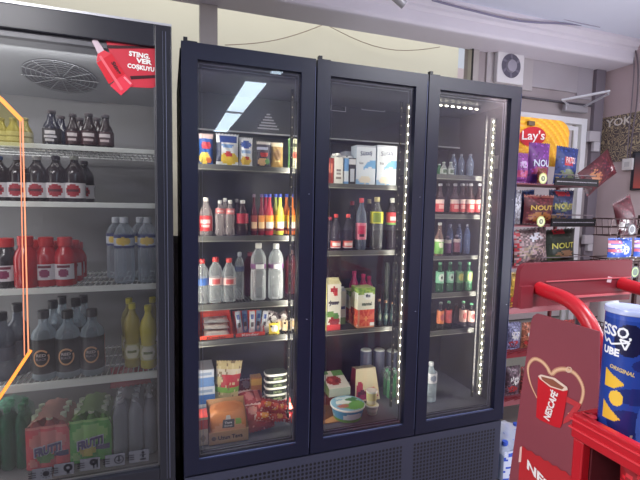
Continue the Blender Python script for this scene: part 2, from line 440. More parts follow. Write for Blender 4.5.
# boards over and beside the door
pm = mat((184, 178, 180), .6, noise=.05)
def board(n, px0, py0, px1, py1, m=pm, t=.012):
    a = pY(px0, py0, YW-t); b = pY(px1, py1, YW-t)
    return struct(bx(n, (a.x, YW-t, a.z), (b.x, YW-.001, b.z), m, bevel=.002))
board('trim_5', 488, 44, 532, 91); board('trim_6', 534, 55, 577, 93, mat((176, 170, 176), .6, noise=.05)); board('trim_7', 579, 62, 591, 100, mat((170, 164, 172), .6, noise=.05))
board('trim_8', 487, 42, 592, 55, mat((92, 88, 106), .6), t=.02)
_q0, _q1 = pY(591.5, 150, YW-.03), pY(600.5, 150, YW-.03); sh = struct(bx('trim_9', (_q0.x, YW-.03, 0), (_q1.x, YW-.001, _b), mat((128, 120, 130), .6, noise=.1)))
# roller-blind rail and dark line over the door
a = pY(523, 97, YW-.015); b = pY(592, 103, YW-.015)
struct(bx('trim_10', (a.x, YW-.02, a.z-.006), (b.x, YW-.001, a.z+.006), mat((92, 88, 96), .6)))
# extractor fan
c = pY(510, 69, YW-.04)
fan = tag(empty('extractor_fan', (c.x, YW-.013, c.z-.1)), 'small square white extractor fan high on the back wall', 'fan')
MB().box((-.115, -.035, 0), (.115, 0, .235)).build('housing', mat((226, 224, 226), .4), fan, bevel=.006)
mb = MB()
for i in range(24):
    a0, a1 = 2*PI*i/24, 2*PI*(i+1)/24; r0, r1 = .045, .082
    mb.quad([(r0*math.sin(a0), -.037, .118+r0*math.cos(a0)), (r1*math.sin(a0), -.037, .118+r1*math.cos(a0)), (r1*math.sin(a1), -.037, .118+r1*math.cos(a1)), (r0*math.sin(a1), -.037, .118+r0*math.cos(a1))])
mb.build('opening', mat((96, 92, 108), .5), fan)
h = MB().lathe([(0, .046), (.012, .04), (.016, .0)], 20).build('hub', mat((160, 156, 170), .4), fan, smooth=True); h.rotation_euler = (PI/2, 0, 0); h.location = (0, -.037, .118)
mb = MB()
for i in range(6):
    a0 = PI*i/3; d = Vector((math.sin(a0), 0, math.cos(a0))); n = Vector((d.z, 0, -d.x))
    cc = Vector((0, -.039, .118)); mb = MB(); mb.quad([cc+d*.04-n*.004, cc+d*.08-n*.014, cc+d*.08+n*.004, cc+d*.04+n*.010]); mb.build('fan_blade', mat((124, 120, 136), .4), fan)
# door closer with its arm
c = pY(567, 108, YW-.05)
dc = tag(empty('door_closer', (c.x, YW, c.z)), 'grey door closer with a long arm above the glass door', 'door closer')
MB().box((-.02, -.06, -.02), (.20, -.022, .03)).build('closer_body', mat((180, 178, 184), .35, metal=.4), dc, bevel=.006)
p0 = Vector((.08, -.06, .05)); q = pY(562, 100, .80); r_ = pY(610, 91, .62); O = Vector((c.x, YW, c.z))
MB().tube([Vector((.04, -.04, .02)), q-O, r_-O], .009, 6).build('arm', mat((222, 222, 226), .3, metal=.5), dc)
MB().tube([Vector((.16, -.04, .02)), r_-O+Vector((-.01, 0, -.02))], .008, 6).build('linkage', mat((196, 196, 202), .3, metal=.5), dc)
# switch boxes
for (px, py, s, lb) in ((592, 138, 1.2, 'upper pale junction box on the grey column beside the door'), (586, 240, 1.0, 'lower pale junction box low beside the door frame')):
    c = pY(px, py, YW-.035)
    jb = tag(empty('junction_box', (c.x, YW-.031, c.z)), lb, 'junction box')
    MB().box((-.045*s, -.03, -.03), (.045*s, 0, .04*s)).build('box_body', mat((190, 184, 190), .5), jb, bevel=.004)
    MB().box((.0, -.028, -.085*s), (.05*s, 0, -.031)).build('lower_cover', mat((206, 202, 208), .5), jb, bevel=.004)
c = at(628, 164, 0, XR-.02)
sk = tag(empty('wall_socket', (XR, c.y, c.z)), 'small white cable socket under the contour poster on the right wall', 'socket')
MB().box((-.03, -.04, -.045), (-.001, .04, .04)).build('socket_cover', mat((226, 222, 222), .4), sk, bevel=.004)
MB().box((-.034, -.018, -.02), (-.0305, .018, .015)).build('face', mat((200, 196, 198), .4), sk)
# cables on the right wall
def cable(pix, axis, val, r, m, name, lb, seg=6):
    pts = [at(px, py, axis, val) for px, py in pix]; o0 = pts[-1].copy()
    # smooth
    sm = []
    for i in range(len(pts)-1):
        for k in range(6):
            t = k/6; a_ = pts[max(0, i-1)]; b_ = pts[i]; c_ = pts[i+1]; d_ = pts[min(len(pts)-1, i+2)]
            sm.append(.5*((2*b_)+(-a_+c_)*t+(2*a_-5*b_+4*c_-d_)*t*t+(-a_+3*b_-3*c_+d_)*t**3))
    sm.append(pts[-1])
    o = MB().tube([p-o0 for p in sm], r, seg).build(name, m, None, smooth=True, loc=o0)
    return tag(o, lb, 'cable')
cable([(627, 36), (634, 46), (638, 66), (637, 100), (633, 130), (629.5, 160)], 0, XR-.012, .005, mat((120, 108, 116), .6), 'cable', 'thicker cable running down the right wall to the white socket')
cable([(624, 36), (630, 47), (634, 62), (632, 100), (629, 130), (627, 160)], 0, XR-.012, .004, mat((140, 128, 134), .6), 'cable', 'thinner cable just left of the other on the right wall')
cable([(432, 0), (470, 10), (520, 21), (570, 24), (612, 28)], 1, .63, .006, mat((140, 136, 160), .6), 'cable', 'grey cable drooping along the face of the ceiling beam')
cable([(500, 2), (540, 12), (575, 22), (600, 27)], 1, .60, .004, mat((170, 166, 184), .6), 'cable', 'thin pale cable near the ceiling, above the drooping grey one')
# poster with contour print
p0, p1, p2, p3 = [at(*p, 0, XR-.008) for p in ((603, 117), (641, 112), (641, 157), (604, 165))]
ya, yb_ = p0.y, p1.y-.25; zt, zb = (p0.z+p1.z)/2, (p2.z+p3.z)/2
po = tag(empty('wall_poster', (XR, (ya+yb_)/2, zb)), 'tan and brown contour print poster reading YOK on the right wall', 'poster')
H_ = zt-zb; L_ = (ya-yb_)/2
MB().box((-.008, -L_, 0), (-.002, L_, H_)).build('poster_sheet', squiggle_mat(), po)
def pr(cx, cz): return lambda x, y: (-.010, L_-cx-x, cz+y)
text('YOK', .20, .060, pr(.13, H_-.050), (238, 232, 224), po, 'lettering', .02)
# second framed board at the right edge
p0 = at(633, 152, 0, XR-.02); p1 = at(636, 190, 0, XR-.02)
b2 = tag(empty('framed_board', (XR, p0.y-.2, p1.z)), 'dark framed board fading to red at the right edge, on the right wall', 'board')
mb = MB(); hb = p0.z-p1.z
mb.grid(lambda u, v: (-.02, .18-.36*u, .012+v*(hb-.024)), 2, 20, lambda u, v: tuple(int((200, 90, 84)[i]*(1-v)+(64, 70, 82)[i]*v) for i in range(3))); mb.build('printed_face', print_mat(.4), b2)
mb = MB(); mb.box((-.024, -.2, 0), (-.001, .2, .012)); mb.box((-.024, -.2, hb-.012), (-.001, .2, hb)); mb.box((-.024, .19, 0), (-.001, .2, hb)); mb.box((-.024, -.2, 0), (-.001, -.19, hb)); mb.box((-.018, -.195, .005), (-.001, .195, hb-.005)); mb.build('frame', mat((50, 46, 56), .4), b2)

# ceiling lights behind the camera (mirrored in the cooler doors)
def ceiling_light(x0, x1, y0, y1, s, lb, c=(214, 236, 255)):
    r = tag(empty('ceiling_light', ((x0+x1)/2, (y0+y1)/2, ZC)), lb, 'ceiling light', 'linear ceiling lights')
    w, l = (x1-x0)/2, (y1-y0)/2
    MB().box((-w-.02, -l-.02, -.04), (w+.02, l+.02, 0)).build('light_housing', mat((236, 238, 240), .4), r)
    mb = MB(); mb.quad([(-w, -l, -.042), (-w, l, -.042), (w, l, -.042), (w, -l, -.042)]); mb.build('diffuser', emis(c, s), r)
def refl(px, py):     # where the mirror image seen at a pixel of the closed doors lies on the ceiling
    r = ray(px, py); h = pY(px, py, .008); t = (ZC-.042-h.z)/r.z
    return h.x+t*r.x, .016-(h.y+t*r.y)
(xa1, ya1), (xa2, ya2), (xb1, yb1), (xb2, yb2) = refl(262, 83), refl(229, 111), refl(229, 113), refl(206, 131)
xw = .105; xm = (xa1+refl(250, 83)[0])/2; xn = (refl(240, 113)[0]+refl(229, 112)[0])/2
ceiling_light(xm-xw, xm+xw, ya2, ya1, 17, 'nearer long ceiling light, mirrored in the leftmost door of the three-door cooler')
ceiling_light(xn-xw, xn+xw, max(yb2, YB+.1), yb1, 17, 'farther long ceiling light, mirrored in the leftmost door of the three-door cooler')
ceiling_light(.84, .94, -2.35, -2.2, 10, 'short square ceiling lamp near the coolers')
def lamp(name, loc, rot, sx, sy, p, c=(1, 1, 1), spread=PI):
    d = bpy.data.lights.new(name, 'AREA'); d.shape = 'RECTANGLE'; d.size = sx; d.size_y = sy; d.energy = p; d.color = c; d.spread = spread
    o = bpy.data.objects.new(name, d); COL.objects.link(o); o.location = loc; o.rotation_euler = rot; return o
lamp('fill_lamp', (-1.2, -1.7, ZC-.02), (0, 0, 0), .9, .4, 48, (1, .98, 1))  # unseen overhead area lamps added to fill the room with light
lamp('fill_lamp', (1.7, -1.5, ZC-.02), (0, 0, 0), .9, .4, 42, (.93, .94, 1))
lamp('fill_lamp', (2.7, -1.9, ZC-.02), (0, 0, 0), .9, .5, 26, (.95, .95, 1))
lamp('fill_lamp', (-2.1, -2.0, ZC-.02), (0, 0, 0), .7, .5, 40, (.98, .97, 1))
lamp('added_side_uplight', (XR-.03, -.72, 1.45), (0, math.radians(118), 0), 1.8, .8, 60, (.86, .90, 1))  # unseen side lamp added, tilted up to brighten ceiling and beam
lamp('added_side_uplight', (XL+.03, -1.3, 1.5), (0, math.radians(-118), 0), 1.9, 1.2, 44, (.95, .95, 1))  # matching unseen uplight added on the left wall
lamp('passage_daylight', (1.0, 1.7, 3.6), (math.radians(20), 0, 0), 5, .9, 26, (1, .98, .93))
wd = bpy.data.worlds.new('world'); SC.world = wd; wd.use_nodes = True
wd.node_tree.nodes['Background'].inputs[0].default_value = (.83, .88, 1, 1); wd.node_tree.nodes['Background'].inputs[1].default_value = .7
# small ceiling spotlight whose tip shows at the top edge
c = pY(395, -2, .45)
sp = tag(empty('ceiling_spotlight', (c.x, .45, ZC)), 'silver ceiling spotlight whose tip shows at the top edge of the view', 'spotlight')
o0 = Vector((c.x, .45, ZC)); e0 = pY(392, -6, .45)-o0; e1 = pY(404, 5, .45)-o0
MB().tube([(0, 0, 0), e0], .012, 8).build('stem', mat((190, 190, 196), .3, metal=.6), sp)
MB().tube([e0, e0.lerp(e1, .5), e1], .022, 12).build('lamp_head', mat((214, 212, 216), .25, metal=.4), sp, smooth=True)

# ================================================================== LEFT COOLER
navy = mat((34, 35, 44), .3, noise=.1, nscale=3); navy2 = mat((18, 21, 44), .36, noise=.12, nscale=3)
lip = mat((238, 242, 236), .4); darkin = mat((56, 56, 60), .6)
LX0, LX1 = -.90, (xof(170, 24, -.005)+xof(177, 478, -.005))/2
IX0, IX1, IY0, IZ0, IZ1 = -.85, xof(158.5, 250, .03), .05, .385, 1.885
IYB = .47
lc = tag(empty('bottle_cooler', ((LX0+LX1)/2, .35, 0)), 'black framed upright drinks cooler with white shelves at the left edge', 'cooler')
def LP(b):  # parent with world-placed geometry
    b.location = (-lc.location.x, -lc.location.y, -lc.location.z); return b
mb = MB(); g = 0
_t = zof(100, 16, -.005); mb.box((LX0, .05, 0), (IX0, .72, _t)); mb.box((IX1, .05, 0), (LX1, .72, _t)); mb.box((LX0, IYB, 0), (LX1, .72, _t)); mb.box((LX0, .05, IZ1+.01), (LX1, .72, _t)); mb.box((LX0, .05, 0), (LX1, .72, IZ0-.01))
LP(mb.build('cabinet', mat((40, 42, 54), .4, noise=.05), lc))
mb = MB(); e = .003
mb.quad([(IX0+e, IYB-e, IZ0), (IX1-e, IYB-e, IZ0), (IX1-e, IYB-e, IZ1), (IX0+e, IYB-e, IZ1)], (104, 104, 106)); mb.quad([(IX1-e, IY0, IZ0), (IX1-e, IYB, IZ0), (IX1-e, IYB, IZ1), (IX1-e, IY0, IZ1)], (100, 100, 104))
mb.quad([(IX0+e, IY0, IZ0), (IX0+e, IYB, IZ0), (IX0+e, IYB, IZ1), (IX0+e, IY0, IZ1)], (100, 100, 104)); mb.quad([(IX0, IY0, IZ0), (IX1, IY0, IZ0), (IX1, IYB, IZ0), (IX0, IYB, IZ0)], (110, 110, 114)); SLP = lambda y: IZ1-.22*(y-.06)
mb.quad([(IX0, IY0, SLP(IY0)), (IX1, IY0, SLP(IY0)), (IX1, IYB, SLP(IYB)), (IX0, IYB, SLP(IYB))], (140, 142, 146))
LP(mb.build('lining', print_mat(.5), lc))
mb = MB()
DZ0 = .335; DZ1_ = zof(100, 16, -.005); gx0, gx1, gz0, gz1 = -.85, xof(157.3, 250, 0), .398, zof(80, 37.5, 0)
mb.box((LX0, -.005, DZ0), (gx0, .045, DZ1_)); mb.box((gx1, -.005, DZ0), (LX1, .045, DZ1_)); mb.box((gx0, -.005, gz1), (gx1, .045, DZ1_)); mb.box((gx0, -.005, DZ0), (gx1, .045, gz0))
dfr = LP(mb.build('door_frame', navy, lc, bevel=.003))
mb = MB(); mb.box((LX0, -.003, DZ1_+.0005), (LX1, .05, DZ1_+.008)); LP(mb.build('top_trim', mat((206, 208, 212), .3, metal=.5), lc))
mb = MB(); mb.box((LX1-.0205, -.007, DZ0+.02), (LX1-.0185, -.0051, DZ1_-.02)); mb.box((LX1-.030, -.007, DZ0+.02), (LX1-.029, -.0051, DZ1_-.02)); LP(mb.build('handle_groove', mat((120, 124, 146), .3, metal=.5), lc))
mb = MB(); mb.box((gx1-.006, .012, gz0), (gx1, .02, gz1)); mb.box((gx0, .012, gz1-.018), (gx1, .02, gz1)); mb.box((gx0, .012, gz0), (gx1, .02, gz0+.006)); LP(mb.build('inner_seal', mat((150, 150, 156), .4), lc))
dglass = glass_mat(.93, 2.2, .02, .045, (150, 150, 160))
mb = MB(); mb.quad([(gx0, .010, gz0), (gx1, .010, gz0), (gx1, .010, gz1), (gx0, .010, gz1)]); LP(mb.build('door_glass', dglass, lc))
LP(MB().box((LX0+.01, .02, .04), (LX1-.01, .048, .325)).build('base_grille', perforated_mat(), lc))
# ceiling fan grille
fy = .08
while zof(61, 76, fy) < SLP(fy) and fy < .4: fy += .002
if fy > .32: fy = .32
fx = xof(61, 76, fy); mb = MB()
for rr in (.035, .05, .065, .08, .095, .11, .122): mb.tube([(fx+rr*math.cos(2*PI*i/32), fy+rr*math.sin(2*PI*i/32), SLP(fy+rr*math.sin(2*PI*i/32))-.006) for i in range(33)], .0015, 4)
for i in range(12):
    a_ = PI*i/6; mb.tube([(fx+.02*math.cos(a_), fy+.02*math.sin(a_), SLP(fy+.02*math.sin(a_))-.009), (fx+.127*math.cos(a_), fy+.125*math.sin(a_), SLP(fy+.125*math.sin(a_))-.009)], .0018, 4)
mb.lathe([(0, .02), (.003, .02)], 14, c0=(fx, fy, SLP(fy)-.013))
LP(mb.build('fan_grille', mat((128, 130, 134), .5), lc))
mb = MB(); mb.quad([(fx+.124*math.cos(2*PI*i/32), fy+.124*math.sin(2*PI*i/32), SLP(fy+.124*math.sin(2*PI*i/32))-.002) for i in range(32)]); LP(mb.build('fan_opening', mat((92, 92, 98), .7), lc))
lipz = [(zof(154, b_, .07), zof(154, a_, .07)) for a_, b_ in ((150, 154.5), (203.5, 208.5), (283.5, 289), (371, 378))]; SZL = [l_[1]-.003 for l_ in lipz]
def wire_shelf(name, x0, x1, y0, y1, zt, l0, l1, lm, wm_, parent, fix, step=.018, xw=None):
    mb = MB(); mb.box((x0, y0-.006, l0), (x1, y0+.004, l1)); o = fix(mb.build(name, lm, parent, bevel=.0015))
    x1 = xw or x1; mb = MB(); n = int((x1-x0)/step)
    for i in range(n+1):
        x = x0+.004+i*(x1-x0-.008)/n; mb.box((x-.0016, y0+.004, zt-.005), (x+.0016, y1, zt-.0015))
    for k in range(4):
        y = y0+.02+(y1-y0-.03)*k/3; mb.box((x0, y-.002, zt-.009), (x1, y+.002, zt-.005))
    w_ = mb.build('shelf_wires', wm_, o); return o
for i in range(4):
    wire_shelf('shelf', IX0+.01, IX1-.004, .075, IYB-.03, SZL[i], lipz[i][0], lipz[i][1], lip, mat((206, 208, 208), .4), lc, LP)
# door decals
def decal_place(px, py, y=-.008, sc=1.):
    c_ = pY(px, py, y)
    return lambda x, yy: (c_.x+x*sc, y, c_.z+yy*sc)
def poly_decal(name, pix, c, y, parent, fix, m=None):
    mb = MB(); mb.quad([pY(a_, b_, y) for a_, b_ in pix], c); return fix(mb.build(name, m or print_mat(.35), parent))
SY = .0075
r0 = poly_decal('promotional_sticker', [(105, 38), (150, 43), (155, 46), (156.5, 86), (152, 88), (128, 87), (112, 60)], (206, 52, 68), SY, lc, LP)
r0['label'] = 'red energy drink sticker with a bottle, STING. VER COŞKUYU'
IDN = lambda o: o
def t_on(s, px, py, wpx, hpx, c, parent, y, rot=0., bold=.03, name='lettering'):
    k = abs(xof(px+.5, py, y)-xof(px-.5, py, y)); kz = abs(zof(px, py-.5, y)-zof(px, py+.5, y))
    return text(s, wpx*k, hpx*kz, decal_place(px, py, y), c, parent, name, bold, rot=rot)
t_on('STING.', 139.5, 55, 21, 5.2, (250, 246, 240), r0, SY-.002, -.05, .05)
t_on('VER', 144, 61.4, 16, 5.0, (250, 246, 240), r0, SY-.002, -.05, .05)
t_on('COŞKUYU', 141, 68, 27, 6.2, (250, 246, 240), r0, SY-.002, -.05, .05)
poly_decal('sticker_band', [(107, 45), (155, 46.5), (155, 48.5), (107, 48.5)], (60, 16, 24), SY-.001, r0, IDN)
poly_decal('sticker_band', [(130, 76), (156, 75), (156, 78), (131, 79.5)], (60, 16, 24), SY-.001, r0, IDN)
# the drink bottle on it: a flat printed cut-out with its own shading shapes
def strip(pix, wpx, cols, y, nm):
    mb = MB()
    for (p, q, w0, w1, c_) in cols:
        d = Vector((q[0]-p[0], q[1]-p[1])).normalized(); n_ = Vector((-d.y, d.x))
        mb.quad([pY(p[0]+n_.x*w0, p[1]+n_.y*w0, y), pY(p[0]-n_.x*w0, p[1]-n_.y*w0, y), pY(q[0]-n_.x*w1, q[1]-n_.y*w1, y), pY(q[0]+n_.x*w1, q[1]+n_.y*w1, y)], c_)
    return mb.build(nm, print_mat(.3), r0)
strip(0, 0, [((91.5, 35.5), (94, 39.5), 2.2, 2.4, (30, 26, 34)), ((94, 39.5), (101, 52), 2.6, 3.6, (216, 196, 204)), ((101, 52), (104, 58), 3.8, 8.5, (226, 60, 74)), ((104, 58), (117, 79), 8.8, 9.6, (214, 30, 48)), ((117, 79), (127, 90), 9.6, 8.2, (232, 60, 80))], SY-.003, 'printed_bottle')
strip(0, 0, [((100, 56), (122, 90), 1.2, 1.4, (240, 110, 120)), ((124, 77), (131, 84), 1.0, 1.0, (246, 150, 160))], SY-.004, 'printed_highlight')
t_on('Sting', 116, 68, 14, 5, (40, 14, 26), r0, SY-.005, -1.0)
# pictogram stickers along the bottom of the glass
for k, (px, py, sym) in enumerate(((42, 474, 'sun'), (64, 469, 'bulb'), (90, 464, 'tree'), (115, 460, 'plug'), (139, 456, 'bin'))):
    w_ = 10
    s_ = poly_decal('pictogram_sticker', [(px-w_, py-4.5), (px+w_, py-7.5), (px+w_, py+4.5), (px-w_, py+7.5)], (76, 77, 84), SY, lc, LP)
    mb = MB(); c_ = pY(px+4, py-.5, SY-.001)
    dk = (20, 20, 28)
    def disc(cx, cz, r1, r2=0, n=14):
        for i in range(n):
            a0, a1 = 2*PI*i/n, 2*PI*(i+1)/n
            mb.quad([(cx+r2*math.sin(a0), c_.y, cz+r2*math.cos(a0)), (cx+r1*math.sin(a0), c_.y, cz+r1*math.cos(a0)), (cx+r1*math.sin(a1), c_.y, cz+r1*math.cos(a1)), (cx+r2*math.sin(a1), c_.y, cz+r2*math.cos(a1))], dk)
    def rc(x0, z0, x1, z1): mb.quad([(c_.x+x0, c_.y, c_.z+z0), (c_.x+x1, c_.y, c_.z+z0), (c_.x+x1, c_.y, c_.z+z1), (c_.x+x0, c_.y, c_.z+z1)], dk)
    if sym == 'sun':
        disc(c_.x, c_.z, .010)
        for i in range(10):
            a0 = PI*i/5; disc(c_.x+.015*math.sin(a0), c_.z+.015*math.cos(a0), .002, 0, 6)
    elif sym == 'bulb': disc(c_.x, c_.z+.003, .014, .006); rc(-.004, -.018, .004, -.008)
    elif sym == 'tree': disc(c_.x-.002, c_.z+.006, .012, .003); rc(-.003, -.018, .001, 0); rc(.008, -.016, .012, .014)
    elif sym == 'plug': disc(c_.x, c_.z, .016, .013); rc(-.002, -.008, .002, .014); rc(-.008, -.004, .008, -.001)
    else: disc(c_.x, c_.z+.012, .005); rc(-.011, .002, .011, .005); rc(-.003, -.006, .003, .004); rc(-.010, -.016, .010, -.010)
    for j in range(3): rc(-.052, -.010+j*.008, -.030, -.007+j*.008)
    mb.build('pictogram', print_mat(.4), s_)
# orange emissive outline ribbons running off the left edge
def ribbon(name, pix, w_, c, y, parent, fix, m):
    mb = MB(); P = [pY(a_, b_, y) for a_, b_ in pix]
    for p, q in zip(P, P[1:]):
        d = (q-p).normalized(); n_ = Vector((-d.z, 0, d.x))*w_; mb.quad([p-n_, q-n_, q+n_, p+n_], c)
    return fix(mb.build(name, m, parent))
om = mat((255, 150, 60), .4, emit=.7)
so = ribbon('outline_ribbon', [(-30, 80), (0, 98), (22, 120.5)], .006, (0, 0, 0), SY, lc, LP, om); so['label'] = 'orange outline running off the left edge of the door'
ribbon('outline_ribbon_side', [(22.5, 119), (28.5, 353)], .0022, (0, 0, 0), SY, so, IDN, mat((236, 150, 110), .4, emit=.35))
ribbon('outline_ribbon_side', [(20, 121), (24.5, 356)], .0018, (0, 0, 0), SY, so, IDN, mat((226, 140, 104), .4, emit=.3))
ribbon('outline_ribbon_side', [(31, 350), (0, 397), (-20, 425)], .005, (0, 0, 0), SY, so, IDN, om)
tint, N, L, b = base_mat('olive_film'); tr = N.new('ShaderNodeBsdfTransparent'); tr.inputs[0].default_value = (.93, .9, .62, 1); mx = N.new('ShaderNodeMixShader'); mx.inputs[0].default_value = .18
b.inputs['Base Color'].default_value = (*lin((170, 160, 90)), 1); L.new(tr.outputs[0], mx.inputs[1]); L.new(b.outputs[0], mx.inputs[2]); L.new(mx.outputs[0], N['Material Output'].inputs['Surface'])
poly_decal('tinted_film', [(-30, 84), (0, 100), (20, 121), (20.5, 146), (-30, 144)], (0, 0, 0), SY+.001, so, IDN, tint)

# ---- drinks in the left cooler
cola = mat((34, 18, 20), .15, noise=.05); darkblue = mat((24, 24, 44), .2)
clr = clear_mat(); clr2 = clear_mat((205, 215, 225), .20); redliq = mat((186, 30, 40), .2, noise=.1, nscale=20); yel = mat((214, 200, 60), .25, noise=.08, nscale=20); amber = mat((150, 140, 60), .3)
z = SZL[0]; G = 'bottles on the top shelf of the left cooler'
white_marks = paint((30, 20, 24), ('r', .5, .72, .10, .10, (216, 212, 214)), ('r', .5, .45, .12, .09, (206, 202, 206)), ('r', .49, .2, .08, .08, (196, 192, 196)))
red_marks = paint((60, 26, 30), ('r', .5, .72, .12, .12, (216, 206, 206)), ('r', .5, .35, .09, .10, (206, 190, 190)))
for px, yt, yy, r, bm, pf, lb in (
    (51.5, 110.5, .15, .029, darkblue, white_marks, 'dark blue bottle with white lettering, alone left of the cola bottles on the top shelf'),
    (73, 114, .15, .024, cola, red_marks, 'brown bottle with white lettering, second along the top shelf of the left cooler'),
    (89, 113.5, .15, .028, cola, red_marks, 'brown bottle with white lettering, third along the top shelf of the left cooler'),
    (105.5, 115, .15, .027, cola, red_marks, 'brown bottle with white lettering, rightmost on the top shelf of the left cooler'),
    (61, 116, .24, .028, darkblue, None, 'dark bottle standing behind the blue one on the top shelf'),
    (80, 118, .24, .026, cola, None, 'brown bottle behind the second and third front bottles of the top shelf'),
    (97, 118, .24, .026, cola, None, 'brown bottle behind the two rightmost bottles of the top shelf')):
    bottle('drink_bottle', lb, px, yt, z, yy, r, 'small', bm, (70, 62, 66), (.12, .5, pf) if pf else None, G)
for px, yy, lb in ((1, .15, 'yellowish bottle with a cream label at the left edge of the top shelf'), (13.5, .15, 'yellowish bottle with a cream label beside the orange line on the top shelf'), (25, .19, 'yellowish bottle just right of the orange line, set back on the top shelf')):
    bottle('juice_bottle', lb, px, 118, z, yy, .024, 'small', amber, (150, 140, 90), (.15, .5, paint((210, 204, 160), ('r', .5, .5, .2, .1, (150, 140, 90)))), G)
z = SZL[1]; G = 'dark bottles on the second shelf of the left cooler'
wl = paint((226, 222, 224), ('e', .5, .5, .115, .42, (168, 40, 52)), ('r', .5, .5, .09, .1, (90, 24, 36)), ('r', .75, .5, .03, .35, (130, 126, 130)), ('r', .22, .5, .03, .35, (130, 126, 130)))
for px, yy, cp, r, lb in ((-2, .15, (60, 90, 150), .036, 'dark bottle with a white label and blue cap at the left edge, second shelf'), (18, .15, (150, 150, 160), .034, 'dark bottle under the orange line, white label with a red disc, second shelf'), (37, .15, (206, 206, 200), .0335, 'dark bottle with a pale cap just right of the orange line, second shelf'),
      (56, .15, (70, 60, 74), .0335, 'dark bottle, fourth of the white-labelled row on the second shelf'), (74.5, .15, (186, 188, 176), .0335, 'dark bottle at the right end of the white-labelled front row, second shelf'),
      (84, .23, (56, 50, 60), .034, 'dark bottle peeping out behind the right end of the second shelf row')):
    bottle('drink_bottle', lb, px, 156 if yy < .2 else 161, z, yy, r, 'soda', cola, cp, (.10, .42, arc(wl, .30)), G)
z = SZL[2]; G = 'red juice bottles on the third shelf of the left cooler'
jl = paint((216, 210, 214), ('e', .5, .42, .07, .26, (140, 50, 90)), ('r', .5, .82, .09, .06, (120, 40, 60)))
for px, yt, yy, bm, lbf, lb in ((6, 238, .14, cola, jl, 'black juice bottle with a red cap at the left edge of the third shelf'), (25.5, 236, .12, redliq, None, 'plain red juice bottle behind the orange line, standing furthest forward'), (46, 237, .14, redliq, jl, 'red juice bottle with a square label, in the middle of the front row'), (65, 237, .14, redliq, jl, 'red juice bottle with a square label, at the right end of the front row'),
      (36, 240, .22, redliq, None, 'red juice bottle, second row, behind the plain one in front'), (56, 241, .22, redliq, None, 'red juice bottle in the second row between the two labelled ones'), (73, 240, .22, redliq, jl, 'red juice bottle at the right end of the second row'), (77, 242, .30, redliq, jl, 'red juice bottle at the right end of the third row')):
    bottle('juice_bottle', lb, px, yt, z, yy, .037 if yy < .2 else .034, 'jar', bm, (196, 44, 46), (.14, .46, arc(lbf, .17)) if lbf else None, G)
G = 'large clear bottles on the third shelf of the left cooler'
cl_lab = paint((196, 204, 214), ('r', .5, .85, 1, .12, (50, 60, 110)), ('r', .5, .08, 1, .09, (50, 60, 110)), ('e', .5, .5, .12, .3, (220, 190, 90)))
for px, yy, lb in ((124, .14, 'large clear water bottle with a blue-banded label, left of the pair on the third shelf'), (147.5, .14, 'large clear bottle with a blue-banded label, against the right door edge, third shelf'), (116, .26, 'large clear water bottle set back behind the left one of the pair'), (140, .26, 'large clear water bottle set back between the pair')):
    bottle('water_bottle', lb, px, 217, z, yy, .036, 'big', clr2, (206, 212, 220), (.54, .74, cl_lab), G)
z = SZL[3]; G = 'clear bottles with black labels on the fourth shelf of the left cooler'
def blackcol(u, v):
    if abs(u-.5) > .23: return (206, 92, 60) if abs(u-.5) < .27 else (30, 28, 42)
    return (16, 15, 24)
def ring_label(root, r, h):
    rt = r+.0016
    for rx, rz_, t in ((.027, .027, .0055),):
        mb = MB(); n = 22
        for i in range(n):
            if i in (3,): continue
            a0, a1 = 2*PI*i/n, 2*PI*(i+1)/n
            pts = [(q*math.sin(a)+.0, q*math.cos(a)*1.15) for q, a in ((rx-t, a0), (rx, a0), (rx, a1), (rx-t, a1))]
            mb.quad([(rt*math.sin(x/rt), -rt*math.cos(x/rt), h*.36+z_) for x, z_ in pts], (214, 160, 110))
        mb.build('emblem', print_mat(.3), root)
    text('RED', .03, .010, lambda a_, b_: (rt*math.sin(a_/rt), -rt*math.cos(a_/rt), h*.36+.010+b_), (200, 190, 186), root, 'lettering')
    text('BLACK', .034, .009, lambda a_, b_: (rt*math.sin(a_/rt), -rt*math.cos(a_/rt), h*.36-.004+b_), (150, 140, 150), root, 'lettering')
for px, yt, yy, lb in ((43.5, 310, .13, 'clear bottle with a black label and copper ring, left of the three in front'), (67.5, 310, .13, 'clear bottle with a black label and copper ring, middle of the three in front'), (92, 308.5, .13, 'clear bottle with a black label and copper ring, right of the three in front'),
      (53, 300, .225, 'black-capped clear bottle behind the left and middle front ones'), (76, 298, .225, 'black-capped clear bottle behind the middle and right front ones'), (62, 296, .31, 'black-capped clear bottle in the third row, left'), (83.5, 295, .31, 'black-capped clear bottle in the third row, right'), (17, 303, .20, 'grey-looking bottle with a black cap behind the orange line, fourth shelf'), (2, 312, .16, 'grey-looking bottle cut by the left edge, fourth shelf')):
    front = yy < .14
    rt = bottle('clear_bottle', lb, px, yt, z, yy, .0405 if front else .037, 'flask', clear_mat((196, 212, 222), .26) if px > 20 else clear_mat((90, 98, 116), .45), (26, 24, 30), (.10, .60, blackcol) if px > 20 else (.30, .5, (70, 74, 90)), G)
    if front: ring_label(rt, .0405, (zof(px, yt+10, yy)+.02-z))
G = 'yellow bottles on the fourth shelf of the left cooler'
yl = paint((200, 196, 130), ('e', .5, .5, .15, .45, (228, 226, 200)), ('r', .5, .5, .08, .12, (110, 120, 60)))
